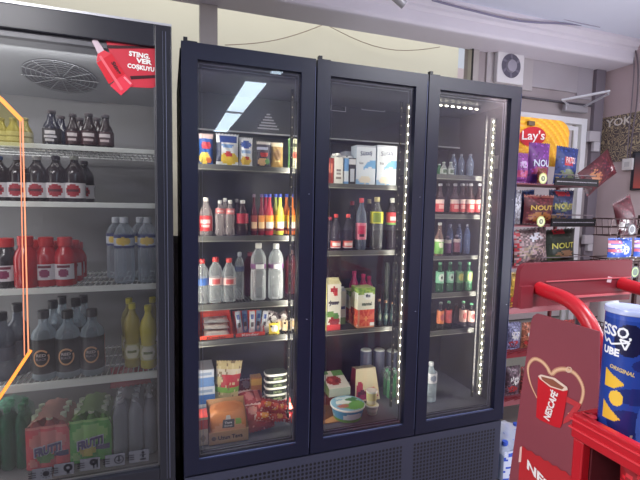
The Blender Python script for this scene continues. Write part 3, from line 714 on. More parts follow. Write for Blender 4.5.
for px, yt, yy, bm, lb in ((132, 303, .16, mat((176, 160, 62), .3, noise=.1, nscale=20), 'dull yellow bottle, left of the front pair on the fourth shelf'), (148, 305, .13, yel, 'bright yellow bottle, right of the front pair on the fourth shelf'), (129, 298, .26, amber, 'yellow bottle hidden behind the dull yellow one'), (152.5, 297, .26, amber, 'yellow bottle hidden behind the bright yellow one')):
    bottle('drink_bottle', lb, px, yt, z, yy, .031, 'lemon', bm, (216, 204, 60), (.14, .38, yl), G)
# shrink-wrapped packs on the cooler floor
def pack(name, label, x, y, z, nx, ny, r, h, bm, capc, filmc, face=None, txt=None, group='shrink-wrapped packs on the left cooler floor', lab=None, film=True):
    w_ = nx*r*2; d_ = ny*r*2
    root = empty(name, (x, y, z)); tag(root, label, 'bottle pack', group)
    for j in range(ny):
        for i in range(nx):
            sub = empty('bottle', (0, 0, 0)); bpy.data.objects.remove(sub)
            cx_, cy_ = -w_/2+r+i*2*r, -d_/2+r+j*2*r
            prof, (c0, c1, cr) = SH['water']
            bo = MB().lathe([(q*h, s_*r*.98) for q, s_ in prof], 12).build('bottle', bm, root, smooth=True, loc=(cx_, cy_, 0))
            MB().lathe([(c0*h, cr*r), (c1*h, cr*r)], 10).build('cap', mat(capc, .4), bo, smooth=True)
    if face:
        def fr(u, v):
            th = u*nx*PI; b_ = .006*abs(math.sin(th))
            return (-w_/2-.002+u*(w_+.004), -d_/2-.003-b_, h*.04+v*h*.80)
        mb = MB().grid(fr, 24, 16, face); fo = mb.build('printed_front', print_mat(.22), root, smooth=True)
        if txt: text(txt, w_*.62, h*.17, lambda a_, b_: (a_, -d_/2-.0125-.003*0, h*.40+b_+a_*.18), (54, 40, 110), root, 'lettering', .06)
        if txt: text(txt, w_*.66, h*.20, lambda a_, b_: (a_, -d_/2-.0110, h*.40+b_+a_*.18), (226, 226, 240), root, 'lettering_outline', .10)
    if film:
        mb = MB(); e_ = .004
        def arch(u, v):
            x_ = -w_/2-e_+u*(w_+2*e_); s_ = math.sin(PI*u)
            return (x_, -d_/2-e_-.012+v*(d_+2*e_+.02), h*(.72+.30*s_**.5)+.004*math.sin(31*u+17*v))
        mb.grid(arch, 14, 8, lambda u, v: filmc); 
        mb.build('film_wrap', clear_mat(filmc, .30 if face else .12), root, smooth=True)
    return root
zf = IZ0+.003
def fr_face(c1, c2, c3): return paint(c1, ('e', .5, .64, .42, .24, c2), ('e', .42, .28, .2, .16, c3), ('r', .8, .3, .16, .07, (60, 60, 110)), ('e', .15, .15, .1, .1, c2), ('r', .5, .97, .5, .05, c2))
xa = xof(46, 440, .10); xb = xof(89, 430, .10); rr = (xb-xa)/2/3.02
grn = clear_mat((60, 150, 110), .5)
pack('bottle_pack', 'shrink-wrapped pack of green bottles at the left edge of the cooler floor', xof(3, 440, .13), .20, zf, 3, 2, rr, .24, clear_mat((30, 110, 80), .6), (40, 120, 80), (120, 190, 160))
pack('bottle_pack', 'shrink-wrapped red FRUTTI bottle pack on the cooler floor', xa, .20, zf, 3, 3, rr, .20, clear_mat((214, 110, 110), .5), (206, 214, 190), (230, 170, 160), fr_face((216, 76, 84), (224, 130, 124), (90, 140, 70)), 'FRUTTI')
pack('bottle_pack', 'shrink-wrapped green FRUTTI bottle pack on the cooler floor', xb, .20, zf, 3, 3, rr, .205, clear_mat((120, 190, 90), .5), (206, 214, 190), (170, 210, 140), fr_face((86, 176, 76), (150, 206, 120), (206, 190, 90)), 'FRUTTI')
pack('bottle_pack', 'shrink-wrapped pack of clear bottles right of the green FRUTTI pack', xof(128, 425, .13), .19, zf, 2, 3, .0275, .245, clear_mat((190, 196, 206), .35), (196, 200, 206), (206, 210, 220))
pack('bottle_pack', 'narrow pack of clear bottles against the right wall of the cooler floor', xof(150, 425, .13), .19, zf, 1, 3, .0245, .25, clear_mat((180, 186, 200), .4), (190, 194, 204), (206, 210, 220))
c = pY(137, 392, .20)
bag('snack_bag', 'red and pale snack bag lying on top of the clear bottle packs', 'bag', (c.x-.02, .18, zf+.262), .15, .12, .03, paint((170, 70, 80), ('e', .4, .5, .2, .25, (214, 150, 150)), ('e', .75, .4, .12, .2, (200, 50, 60))), rz=.1, tilt=-1.2)
lamp('cooler_fill', ((IX0+IX1)/2, .07, IZ1-.02), (math.radians(40), 0, 0), .7, .02, 1.3, (1, .99, .97))
lamp('cooler_fill', (IX0+.02, .20, 1.15), (0, math.radians(-90), 0), 1.3, .2, 3.6, (1, .99, .97))  # out-of-view side lamp added to brighten the cooler interior

# ================================================================== THREE-DOOR COOLER
CWX = 1.50; CZ0, CZ1 = .405, 1.865; CYB = .50
tc_ = tag(empty('display_cooler', (CWX/2, .36, 0)), 'navy three-door glass display cooler with light strips, centre of the shop wall', 'cooler')
def TP(b): b.location = (-tc_.location.x, -tc_.location.y, -tc_.location.z); return b
mb = MB(); mb.box((0, .055, 0), (.022, .74, 1.93)); mb.box((CWX-.022, .055, 0), (CWX, .74, 1.93)); mb.box((0, CYB, 0), (CWX, .74, 1.93)); mb.box((0, .055, CZ1+.005), (CWX, .74, 1.93)); mb.box((0, .055, .04), (CWX, .74, CZ0-.005))
TP(mb.build('cabinet', navy2, tc_))
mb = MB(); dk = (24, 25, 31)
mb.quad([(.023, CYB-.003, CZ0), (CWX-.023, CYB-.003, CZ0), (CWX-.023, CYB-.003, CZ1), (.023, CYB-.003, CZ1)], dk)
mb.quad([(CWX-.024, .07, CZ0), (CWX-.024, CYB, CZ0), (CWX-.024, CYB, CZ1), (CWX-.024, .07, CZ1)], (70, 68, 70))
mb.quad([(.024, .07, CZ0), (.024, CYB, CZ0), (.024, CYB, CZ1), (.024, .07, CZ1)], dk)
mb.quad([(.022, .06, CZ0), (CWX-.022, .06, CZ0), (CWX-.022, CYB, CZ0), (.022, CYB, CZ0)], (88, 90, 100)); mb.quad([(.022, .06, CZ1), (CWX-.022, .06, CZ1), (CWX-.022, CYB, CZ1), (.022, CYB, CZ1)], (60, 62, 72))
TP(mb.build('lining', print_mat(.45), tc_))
# evaporator box under the ceiling with vents
mb = MB(); mb.box((.03, CYB-.10, 1.70), (CWX-.03, CYB-.004, CZ1-.002)); TP(mb.build('evaporator_cover', mat((46, 48, 58), .5), tc_))
mb = MB()
for k in range(6): mb.box((.40-.012*(6-k)*.7, CYB-.104, 1.725+.013*k), (.40+.012*(6-k)*.7, CYB-.1005, 1.731+.013*k))
TP(mb.build('vent_slots', mat((150, 150, 160), .5), tc_))
def outline(name, x0, x1, z0, z1, y, t, parent, m, fix=TP):
    mb = MB(); mb.box((x0, y, z0), (x1, y+.002, z0+t)); mb.box((x0, y, z1-t), (x1, y+.002, z1)); mb.box((x0, y, z0), (x0+t, y+.002, z1)); mb.box((x1-t, y, z0), (x1, y+.002, z1)); return fix(mb.build(name, m, parent))
pal = mat((170, 172, 180), .4)
for (xa_, xb_) in ((331, 346), (362, 385)):
    a_ = pY(xa_, 97, CYB-.105); b_ = pY(xb_, 112, CYB-.105); outline('pale_outline', a_.x, b_.x, b_.z, a_.z, CYB-.105, .003, tc_, pal)  # pale rectangular outlines laid on the evaporator cover
mb = MB(); mb.box((.03, CYB-.108, 1.700), (CWX-.03, CYB-.1005, 1.706)); TP(mb.build('evaporator_edge', pal, tc_))
# doors
gm = glass_mat(.94, 2.3, .025, .055, (110, 108, 150))
seal = mat((120, 122, 140), .4)
for i in range(3):
    a = i*.5+.003; b = i*.5+.497; z0, z1 = .348, 1.936
    g0, g1, h0, h1 = i*.5+.058, i*.5+.440, .402, 1.880
    mb = MB(); mb.box((a, -.005, z0), (g0, .045, z1)); mb.box((g1, -.005, z0), (b, .045, z1)); mb.box((g0, -.005, h1), (g1, .045, z1)); mb.box((g0, -.005, z0), (g1, .045, h0))
    d = TP(mb.build('door', navy2, tc_))
    mb = MB(); mb.quad([(g0, .008, h0), (g1, .008, h0), (g1, .008, h1), (g0, .008, h1)]); mb.build('glass', gm, d)
    mb = MB()
    for (o_, t) in ((.004, .0025), (.016, .0015)):
        mb.box((g0+o_, .024, h0+o_), (g0+o_+t, .027, h1-o_)); mb.box((g1-o_-t, .024, h0+o_), (g1-o_, .027, h1-o_)); mb.box((g0+o_, .024, h1-o_-t), (g1-o_, .027, h1-o_)); mb.box((g0+o_, .024, h0+o_), (g1-o_, .027, h0+o_+t))
    mb.build('glass_seal', seal, d)
    mb = MB(); mb.box((g0, .004, h0-.001), (g1, .0055, h0+.004)); mb.build('lower_trim', mat((120, 130, 170), .25, metal=.5), d)
    mb = MB()
    mb.box((a+.012, .0, z1), (a+.055, .03, z1+.005)); mb.box((a+.008, .005, z1), (a+.022, .025, z1+.018)); mb.build('hinge', mat((26, 26, 34), .4), d)
    mb = MB(); mb.box((b-.0035, -.007, z0+.03), (b-.002, -.0051, z1-.03)); mb.build('door_edge_trim', mat((90, 96, 130), .3, metal=.4), d)
    for zz in (1.42, .92): 
        MB().lathe([(0, .0022), (.001, .0022)], 8).build('rivet', mat((200, 205, 220), .3), d, loc=(b-.02, -.0065, zz-.0))
TP(MB().box((.004, .004, .03), (CWX-.004, .052, .335)).build('base_grille', perforated_mat(), tc_))
for x in (.08, .75, 1.42): TP(MB().box((x-.02, .08, 0), (x+.02, .12, .04)).build('foot', mat((30, 30, 34), .5), tc_))
# upright light strips
LEDC = (255, 248, 226)
def led(x, y, z0, z1, n, parent=tc_):
    mb = MB(); mb.box((x-.004, y-.004, z0-.02), (x+.012, y+.016, z1+.02)); s = TP(mb.build('light_strip', mat((150, 150, 140), .3, metal=.3), parent))
    mb = MB()
    for k in range(n):
        z = z0+(z1-z0)*k/(n-1); mb.box((x-.0068, y-.0072, z-.0042), (x-.0040, y-.0045, z+.0042))
    mb.build('diodes', emis(LEDC, 26), s)
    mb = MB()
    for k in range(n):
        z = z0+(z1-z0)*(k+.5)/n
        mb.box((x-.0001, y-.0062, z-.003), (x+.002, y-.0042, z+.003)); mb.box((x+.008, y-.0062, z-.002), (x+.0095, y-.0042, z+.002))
    mb.build('diode_glints', emis((255, 244, 214), 1.6), s)  # small glowing boxes painting in reflections of the diodes
    mb = MB(); mb.box((x-.034, y+.014, z0-.03), (x-.024, y+.022, z1+.03)); up = TP(mb.build('dot_backing', mat((46, 46, 50), .7), parent))  # made-up backing bar that carries the row of reflected dots
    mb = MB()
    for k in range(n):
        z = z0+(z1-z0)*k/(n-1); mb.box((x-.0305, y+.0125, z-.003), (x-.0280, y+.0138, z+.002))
    mb.build('reflected_dots', emis((226, 216, 186), .75), up)  # emissive dots standing in for glass reflections of the diodes
    mb = MB(); mb.box((x-.0048, y-.0052, z0-.01), (x-.0038, y-.0042, z1+.01)); mb.build('diffuser_line', emis((255, 244, 214), 1.5), s)
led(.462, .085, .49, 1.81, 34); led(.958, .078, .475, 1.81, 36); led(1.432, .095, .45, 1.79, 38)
mb = MB(); ly = at(440, 105, 2, CZ1-.012).y; a_ = at(440, 105, 1, ly); b_ = at(470, 110.5, 1, ly)
s_ = TP(MB().box((a_.x-.02, ly-.002, CZ1-.012), (b_.x+.06, ly+.015, CZ1-.001)).build('light_strip', mat((120, 120, 120), .4), tc_))
for k in range(7):
    x = a_.x+k*(b_.x-a_.x)/5.; mb.box((x-.007, ly-.006, CZ1-.017), (x+.007, ly-.0025, CZ1-.011))
mb.build('diodes', emis(LEDC, 9), s_)
WC = (1, .95, .84)
for x, p in ((.455, 2.8), (.950, 1.3), (1.424, 2.4)):
    lamp('strip_light', (x-.004, .10, 1.14), (0, math.radians(90), math.radians(-52)), 1.32, .012, p, WC)
for x, p in ((.032, 2.6), (.53, 2.3), (1.03, 2.0)):
    lamp('strip_light', (x, .085, 1.14), (0, math.radians(-90), math.radians(38)), 1.32, .012, p, WC)
# shelves
grey = mat((98, 99, 95), .35, metal=.1); dkw = mat((40, 42, 48), .5)
def sh(i, za, zb_, x0=None, x1=None):
    X0 = i*.5+.040; X1 = i*.5+(.462 if i < 2 else .428)
    o = wire_shelf('shelf', x0 or X0, x1 or X1, .15, CYB-.02, zb_-.003, za, zb_, grey, dkw, tc_, TP, .014, xw=i*.5+(.505 if i < 2 else .472))
    # price channel line
    mb = MB(); mb.box((X0, .141, za+.003), (X1, .1435, za+.0045)); mb.build('price_channel', mat((180, 178, 164), .3), o)
SA = [[zof(220, 170.5, .144), zof(220, 164.5, .144)], [zof(220, 242, .144), zof(220, 236, .144)], [zof(220, 310.5, .144), zof(220, 304, .144)], [zof(220, 346, .144), zof(220, 340, .144)]]
SB = [[zof(355, 189, .144), zof(355, 184, .144)], [zof(355, 256, .144), zof(355, 250.5, .144)], [zof(355, 334, .144), zof(355, 329.5, .144)]]
SD = [[zof(455, 180, .144), zof(455, 174.8, .144)], [zof(455, 219, .144), zof(455, 214.5, .144)], [zof(455, 260, .144), zof(455, 256, .144)], [zof(455, 297.5, .144), zof(455, 292.5, .144)], [zof(455, 334.5, .144), zof(455, 329.5, .144)]]
for za, zb_ in SA: sh(0, za, zb_)
for za, zb_ in SB: sh(1, za, zb_)
for za, zb_ in SD: sh(2, za, zb_)
YI = .19

# ---- door one
z = SA[0][1]; G = 'pouches on the top shelf behind the left door'
def pouch(lb, px0, px1, yt, z, pf, y=.18, group=None, name='snack_pouch', d=.03, roll=0.):
    xm = xof((px0+px1)/2, yt+14, y); w = xof(px1, yt+14, y)-xof(px0, yt+14, y); h = zof((px0+px1)/2, yt, y)-z
    return bag(name, lb, 'pouch', (xm, y, z+.001), w, h, d, pf, group=group, nu=14, nv=18, roll=roll)
W = (226, 228, 232)
pouch('blue pouch with a red badge and yellow food picture, leftmost on the top shelf', 199, 213, 134, z, paint((50, 96, 176), ('r', .5, .93, .5, .08, (226, 200, 200)), ('e', .5, .62, .36, .13, (200, 60, 70)), ('e', .4, .2, .4, .2, (232, 206, 90)), ('e', .7, .15, .2, .1, (220, 120, 60))), group=G)
pouch('white and blue pouch of food with a yellow base, widest on the top shelf', 216, 238.5, 134.5, z, paint(W, ('r', .55, .82, .38, .10, (44, 70, 150)), ('e', .5, .62, .3, .06, (120, 160, 216)), ('e', .6, .22, .4, .2, (238, 204, 70)), ('e', .55, .35, .16, .08, (206, 60, 60)), ('r', .08, .4, .10, .3, (50, 60, 90))), group=G)
pouch('narrow white and blue pouch just right of the widest pouch', 239, 252.5, 138, z, paint(W, ('e', .5, .75, .4, .14, (52, 84, 166)), ('e', .5, .5, .36, .07, (150, 180, 220)), ('e', .5, .2, .4, .15, (240, 200, 80)), ('e', .6, .3, .15, .06, (206, 70, 60))), y=.19, group=G)
pouch('dark pouch with white and red print in the middle of the top shelf', 256.5, 270.5, 142, z, paint((60, 56, 70), ('r', .5, .95, .5, .06, (200, 196, 190)), ('e', .4, .72, .4, .08, (190, 196, 216)), ('e', .5, .48, .3, .1, (190, 60, 56)), ('e', .4, .2, .36, .14, (214, 176, 130)), ('e', .75, .22, .2, .1, (80, 130, 70))), group=G)
pouch('gold brown pouch with a round picture, right of the dark pouch', 271, 283, 143, z, paint((150, 120, 66), ('e', .5, .5, .34, .2, (120, 92, 60)), ('r', .5, .93, .5, .07, (206, 196, 170)), ('r', .5, .25, .25, .05, (200, 180, 120))), group=G)
pouch('green and cream pouch against the right edge of the top shelf', 288, 298, 139, z, paint((210, 210, 180), ('r', .2, .5, .2, .5, (90, 130, 80)), ('e', .6, .45, .25, .12, (196, 90, 70)), ('r', .5, .8, .4, .06, (90, 96, 70))), group=G)
# second shelf of door one
z = SA[1][1]; G = 'bottles on the second shelf behind the left door'
rl = paint((206, 60, 62), ('r', .45, .6, .13, .12, (236, 200, 196)), ('r', .47, .35, .10, .08, (236, 190, 186)), ('r', .74, .5, .06, .5, (226, 220, 216)))
pl = paint((206, 116, 116), ('r', .5, .5, .12, .15, (236, 200, 196)))
pinkw = clear_mat((222, 212, 212), .24); darkc = clear_mat((60, 40, 44), .72)
for px, yt, bm, cp, lab, r, yy, lb in ((206, 197.5, pinkw, (224, 222, 214), (.12, .52, rl), .026, YI, 'clear bottle with a big red label, leftmost on the second shelf'),
      (220, 200, pinkw, (220, 220, 214), (.62, .76, pl), .020, YI, 'slim clear bottle with a white cap, second on the second shelf'), (230, 200, pinkw, (226, 226, 220), (.60, .76, pl), .020, YI, 'slim clear bottle with a pink collar label, third on the second shelf'),
      (242.5, 200, darkc, (196, 196, 196), (.34, .62, paint((170, 40, 60))), .024, YI, 'dark cola bottle with a red label, middle of the second shelf'),
      (225, 198, pinkw, (214, 214, 210), None, .019, .26, 'slim clear bottle behind the two slim white-capped ones'), (237, 199, darkc, (100, 100, 104), None, .02, .26, 'dark bottle behind the middle of the second shelf')):
    bottle('drink_bottle', lb, px, yt, z, yy, r, 'cola', bm, cp, lab, G)
def energy(px, body, lb, yt=194, yy=YI, lab=(236, 200, 60), cp=(60, 80, 180), r=.0175, l2=(226, 226, 220)):
    bottle('energy_drink_bottle', lb, px, yt, z, yy, r, 'pop', mat(body, .2, noise=.1, nscale=30), cp, (.10, .48, paint(lab, ('r', .5, .35, .16, .2, l2), ('r', .5, .05, .5, .12, (120, 40, 40)))), G2)
G2 = 'small energy drink bottles on the second shelf behind the left door'
energy(254, (90, 30, 44), 'dark red energy drink bottle, first of the small bottles', lab=(150, 60, 50), cp=(110, 90, 110), r=.0135, l2=(226, 190, 150)); energy(261.4, (120, 30, 46), 'dark red energy drink bottle, second of the small bottles', lab=(226, 140, 60), cp=(90, 80, 130), r=.0135, l2=(230, 200, 150))
energy(269.5, (200, 60, 70), 'pink red energy drink bottle with a blue cap, left of the yellow one', lab=(244, 170, 50)); energy(280, (196, 206, 80), 'yellow green energy drink bottle with a blue cap', lab=(236, 226, 60)); energy(291.5, (230, 120, 40), 'orange energy drink bottle at the right end of the second shelf', lab=(240, 160, 50), r=.0175)
energy(265.5, (150, 30, 60), 'dark red energy drink bottle behind the pink red one', yy=.25); energy(275.5, (170, 180, 80), 'yellow green energy drink bottle in the second row', yy=.25); energy(286.5, (206, 110, 50), 'orange energy drink bottle in the second row', yy=.25)
# third shelf: water
z = SA[2][1]; G = 'water bottles on the third shelf behind the left door'
wc_ = clear_mat((224, 230, 232), .20)
for px, yt, r, cp, shp, lab, yy, lb in ((202, 259, .028, (214, 70, 66), 'water', (.42, .58, paint((70, 110, 180))), .185, 'small red-capped water bottle with a blue label, cut by the door edge'), (215.5, 257, .029, (214, 70, 66), 'water', (.40, .56, paint((220, 190, 186), ('r', .5, .5, .1, .3, (200, 90, 90)))), .185, 'small red-capped water bottle, middle of the three'), (229, 258, .028, (214, 70, 66), 'water', (.40, .56, paint((220, 190, 186), ('r', .5, .5, .1, .3, (200, 90, 90)))), .185, 'small red-capped water bottle, right of the three'),
      (239.5, 252, .020, (190, 196, 200), 'big', (.60, .70, paint((90, 100, 130))), .22, 'slim clear bottle behind and right of the red-capped ones'), (258.5, 243, .033, (222, 222, 216), 'big', (.56, .64, paint((120, 70, 120), ('r', .5, .5, .08, .5, (220, 220, 220)))), .195, 'tall clear bottle with a purple mark, left of the pair'), (276, 243.5, .033, (222, 222, 216), 'big', (.56, .64, paint((120, 70, 120), ('r', .5, .5, .08, .5, (220, 220, 220)))), .195, 'tall clear bottle with a purple mark, right of the pair'),
      (250, 252, .028, (130, 60, 70), 'big', None, .29, 'tall bottle half hidden behind the clear pair'), (291, 250, .026, (150, 120, 110), 'big', None, .28, 'dim bottle at the right end behind the clear pair')):
    bottle('water_bottle', lb, px, yt, z, yy, r, shp, wc_ if yy < .23 else clear_mat((120, 60, 70), .5), cp, lab, G)
# fourth shelf: snack bars
z = SA[3][1]+.001; y = .185
def xz(px, py, yy): p = pY(px, py, yy); return p.x, p.z
def display_box(lb, px0, px1, ytl, ytr, z, y0, y1, c, txt=None, h2=None, tc=(250, 240, 230)):
    x0, x1 = xof(px0, 330, y0), xof(px1, 330, y0); zl, zr = zof(px0, ytl, y0), zof(px1, ytr, y0)
    root = tag(empty('display_box', ((x0+x1)/2, (y0+y1)/2, z)), lb, 'box'); w = (x1-x0)/2; d = (y1-y0)/2; t = .002
    hf = .018 if h2 is None else h2
    mb = MB(); mb.box((-w, -d, 0), (w, d, t), c); mb.box((-w, -d, 0), (w, -d+t, hf), c); mb.box((-w, d-t, 0), (w, d, zl-z), c)
    for sx in (-w, w-t):
        mb.quad([(sx, -d, 0), (sx, d, 0), (sx, d, zl-z), (sx, -d, hf)], c); mb.quad([(sx+t, -d, 0), (sx+t, d, 0), (sx+t, d, zl-z), (sx+t, -d, hf)], tuple(int(q*.8) for q in c))
    mb.build('tray', print_mat(.4), root)
    if txt: text(txt, w*1.2, hf*.62, lambda a_, b_: (a_, -d-.0008, hf*.5+b_), tc, root)
    return root, w, d
r_, w_, d_ = display_box('red orange display box of stacked white snack bars, left on the fourth shelf', 200, 233.5, 313, 313, z, .155, .28, (222, 80, 56), 'Kinder', .016, (70, 40, 40))
bars = paint((222, 214, 206), ('r', .5, .1, .5, .1, (190, 186, 186)), ('r', .5, .55, .3, .16, (190, 160, 150)))
for k in range(3):
    hgt = .024
    bag('snack_bar', 'white wrapped snack bar in the left red box, %s of the stack' % ('bottom', 'middle', 'top')[k], 'snack bar', (xof(217, 330, .2)-.001, .19+.012*k, z+.006+k*.024), .105, .07, .018, bars, tilt=math.radians(-84), nu=16, nv=10, group='snack bars stacked in the left red box')
r2, w2, d2 = display_box('red orange display box of upright blue and white bars, middle of the fourth shelf', 236, 265, 318, 318, z, .155, .27, (222, 70, 50), 'Kinder', .016)
for k, (px, cw) in enumerate(((240, (196, 206, 216)), (246, (120, 150, 196)), (252, (214, 220, 226)), (258, (150, 186, 216)), (263, (206, 210, 214)))):
    p = pY(px, 313, .20); bag('snack_bar', '%s upright snack bar in the middle red box, %s from its left' % (('pale grey', 'mid blue', 'white', 'light blue', 'grey white')[k], ORD[k]), 'snack bar', (p.x, .195+.012*(k % 2), z+.004), .024, p.z-z+.006, .012, paint(cw, ('r', .5, .4, .3, .1, (90, 80, 80)), ('e', .5, .2, .3, .1, (230, 226, 220)), ('r', .5, .75, .3, .08, (60, 90, 160))), nu=8, nv=14, roll=.06*(k-2))
cr = random.Random(3)
for k, (px, py, dy) in enumerate(((268, 328, 0), (274, 333, -.03), (281, 325, .02), (287, 331, 0), (293, 327, .02), (276, 319, .05), (286, 317, .06), (270, 317, .06))):
    p = pY(px, py, .19+dy)
    bag('wrapped_sweet', ('white', 'yellow', 'brown and white', 'cream', 'white', 'dark', 'dark', 'grey')[k]+' wrapped round sweet on the fourth shelf, '+('beside the middle red box', 'lowest, by the front edge', 'in the middle of the heap', 'right of the middle, in front', 'furthest right', 'on the second layer, middle', 'on the second layer, right', 'on the second layer, left')[k], 'sweet',
        (p.x, .19+dy, max(z+.001, p.z-.02)), .046, .046, .02, paint(((210, 204, 196), (236, 206, 60), (206, 190, 176), (220, 206, 170), (216, 210, 200), (80, 66, 70), (96, 84, 84), (160, 150, 150))[k], ('e', .5, .5, .3, .3, (226, 190, 140) if k in (2, 3, 4) else (230, 226, 220)), ('e', .2, .7, .14, .14, (50, 40, 44))), roll=cr.uniform(-.5, .5), tilt=-.25, nu=10, nv=10)
# bottom of door one
zb0 = CZ0+.003
def stackbox(lb, px0, px1, yt, yb, y, d, front, top, zl=None, nm='carton', cat='carton'):
    x0, x1 = xof(px0, (yt+yb)/2, y), xof(px1, (yt+yb)/2, y); z1 = zof((px0+px1)/2, yt, y); z0 = zl if zl is not None else zof((px0+px1)/2, yb, y)
    return carton(nm, lb, cat, x0, x1, y, y+d, z0, z1, front, top=top), z1
blu = lambda c: paint((206, 214, 226), ('r', .5, .25, .5, .3, c), ('r', .5, .75, .36, .1, (150, 170, 200)))
zt_ = zb0
for k, (yt, yb, c_) in enumerate(((404, 424, (90, 130, 190)), (387, 404, (70, 116, 186)), (370, 387, (110, 150, 206)))):
    _, zt_ = stackbox('blue and white carton in the stack behind the bread, %s' % ('lowest', 'middle', 'topmost')[k], 196, 216-k, yt, yb, .27, .12, blu(c_), (206, 212, 222), zl=zt_+.0005)
p0 = pY(223, 364, .30); bb = bag('food_bag', 'tall food bag with red band and green base behind the bread box', 'bag', (xof(224, 380, .31), .31, zb0), .115, zof(224, 361, .31)-zb0, .05, paint((196, 180, 130), ('r', .5, .78, .5, .07, (206, 196, 176)), ('r', .6, .65, .4, .1, (190, 40, 50)), ('r', .5, .5, .5, .06, (120, 170, 70)), ('e', .5, .25, .4, .2, (176, 160, 120)), speck=(.12, [(210, 196, 150), (130, 110, 80)])), roll=.1)
# bread in its cardboard box
zlow = CZ0+.004; yf_ = max(.072, at(229, 444, 2, zlow).y)
bx0, bx1 = xof(209, 435, yf_), xof(248.5, 430, yf_)
br = tag(empty('bread_box', ((bx0+bx1)/2, yf_+.066, zlow), 0), 'open cardboard box of sliced bread with handwritten style lettering, front of the left door', 'bread box')
w = (bx1-bx0)/2; dd = .065; c = (206, 160, 112); mb = MB(); t = .002; zf_ = .052; zbk = zof(230, 397, yf_+.13)-zlow
mb.box((-w, -dd, 0), (w, dd, t), c); mb.box((-w, -dd, 0), (w, -dd+t, zf_), (214, 170, 120)); mb.box((-w, dd-t, 0), (w, dd, zbk), c)
for s_ in (-1, 1):
    for q in (0, s_*t): mb.quad([(s_*w-q, -dd, 0), (s_*w-q, dd, 0), (s_*w-q, dd, zbk), (s_*w-q, -dd*.4, zbk*.62), (s_*w-q, -dd, zf_)], (176, 132, 92))
mb.build('cardboard_tray', print_mat(.7), br)
text('Uzun Tava', w*1.25, .017, lambda a_, b_: (a_+.006, -dd-.001, zf_*.5+b_), (60, 46, 34), br, bold=.03)
mb = MB().lathe([(0, .009), (.0006, .009)], 16, (120, 92, 64)); o = mb.build('round_mark', print_mat(.6), br, loc=(-w*.76, -dd-.0004, zf_*.5)); o.rotation_euler = (PI/2, 0, 0)
bh = zbk*.96
def loaf(u, v):
    a = -PI*.02+v*PI*1.04*.5; th = u*PI
    prof_h = bh*(math.sin(min(1, v*1.0)*PI/2)); yy = -dd*.80+dd*1.5*(v**2.2)
    ww = w*.92*(1-.16*(max(0, v-.6)/.4)**2)
    return (-ww+2*ww*u, yy-.010*math.sin(PI*u)**.5, .004+prof_h*(1-.10*(2*u-1)**2*v))
MB().grid(loaf, 24, 20, paint((206, 132, 74), ('e', .5, .2, .5, .2, (220, 160, 120)), ('r', .5, .08, .5, .08, (206, 180, 160)), ('e', .5, .8, .4, .16, (190, 116, 60)))).build('bread_loaf', print_mat(.3), br, smooth=True)
lp = lambda a_, b_: (a_, -dd*.80+dd*1.5*(.5**2.2)-.020+b_*.35, bh*.66+b_)
mb = MB(); mb.quad([lp(-.026, -.022), lp(.022, -.024), lp(.024, .006), lp(-.022, .008)], (70, 66, 70)); mb.quad([lp(-.012, .006), lp(.010, .006), lp(.007, .022), lp(-.008, .022)], (226, 220, 214)); mb.quad([lp(.028, -.014), lp(.052, -.014), lp(.050, .006), lp(.028, .008)], (130, 170, 70)); o = mb.build('bread_label', print_mat(.4), br)
lp2 = lambda a_, b_: tuple(Vector(lp(a_, b_))+Vector((0, -.0012, 0)))
text('Tava', .030, .008, lambda a_, b_: lp2(a_-.001, b_-.004), (230, 226, 220), o); text('Ekmek', .032, .007, lambda a_, b_: lp2(a_-.001, b_-.015), (200, 196, 190), o)
stackbox('small cream and red carton cut by the door edge, left of the bread box', 196, 208, 418, 446, yf_+.012, .08, paint((214, 196, 170), ('r', .5, .75, .5, .15, (200, 70, 60)), ('e', .6, .25, .2, .12, (170, 150, 120))), (200, 70, 60), zl=zlow)
# meat packs
def pillow(lb, px, py, y, w, h, d, pf, rz, tilt, zz=None, cat='packet', nm='meat_packet'):
    p = pY(px, py, y); return bag(nm, lb, cat, (p.x, y, zz if zz is not None else p.z-.01), w, h, d, pf, rz=rz, tilt=tilt, nu=14, nv=12, wr=.003, crimp=.06)
rd = lambda c, c2: paint(c, ('e', .4, .5, .2, .25, c2), ('r', .75, .5, .1, .3, (226, 120, 110)), ('r', .5, .9, .5, .06, (226, 190, 186)), speck=(.05, [(230, 150, 140)]))
for k, (px, py, y, w_, h_, c1, c2, rz, lb) in enumerate((
    (250, 386, .34, .10, .10, (130, 36, 48), (200, 160, 160), .0, 'dark red meat packet at the back, beside the food bag'),
    (254, 398, .29, .11, .10, (150, 44, 54), (196, 120, 120), .1, 'dark red meat packet with a pale strip, second row from the back'),
    (257, 412, .25, .12, .09, (166, 40, 50), (214, 150, 140), .0, 'red meat packet in the middle beside the bread box'),
    (262, 424, .21, .11, .085, (160, 44, 50), (226, 196, 190), -.1, 'red meat packet with a white mark, near the front'),
    (262, 436, .175, .11, .07, (146, 36, 44), (214, 150, 140), .2, 'dark red meat packet lowest and nearest the glass'))):
    zz = zb0+.004+(.060, .050, .036, .020, .006)[k]; q = at(px, py+5, 2, zz+.012); pillow(lb, px, py, max(.115, q.y), w_, h_, .026, rd(c1, c2), rz, math.radians(-68), zz=zz)
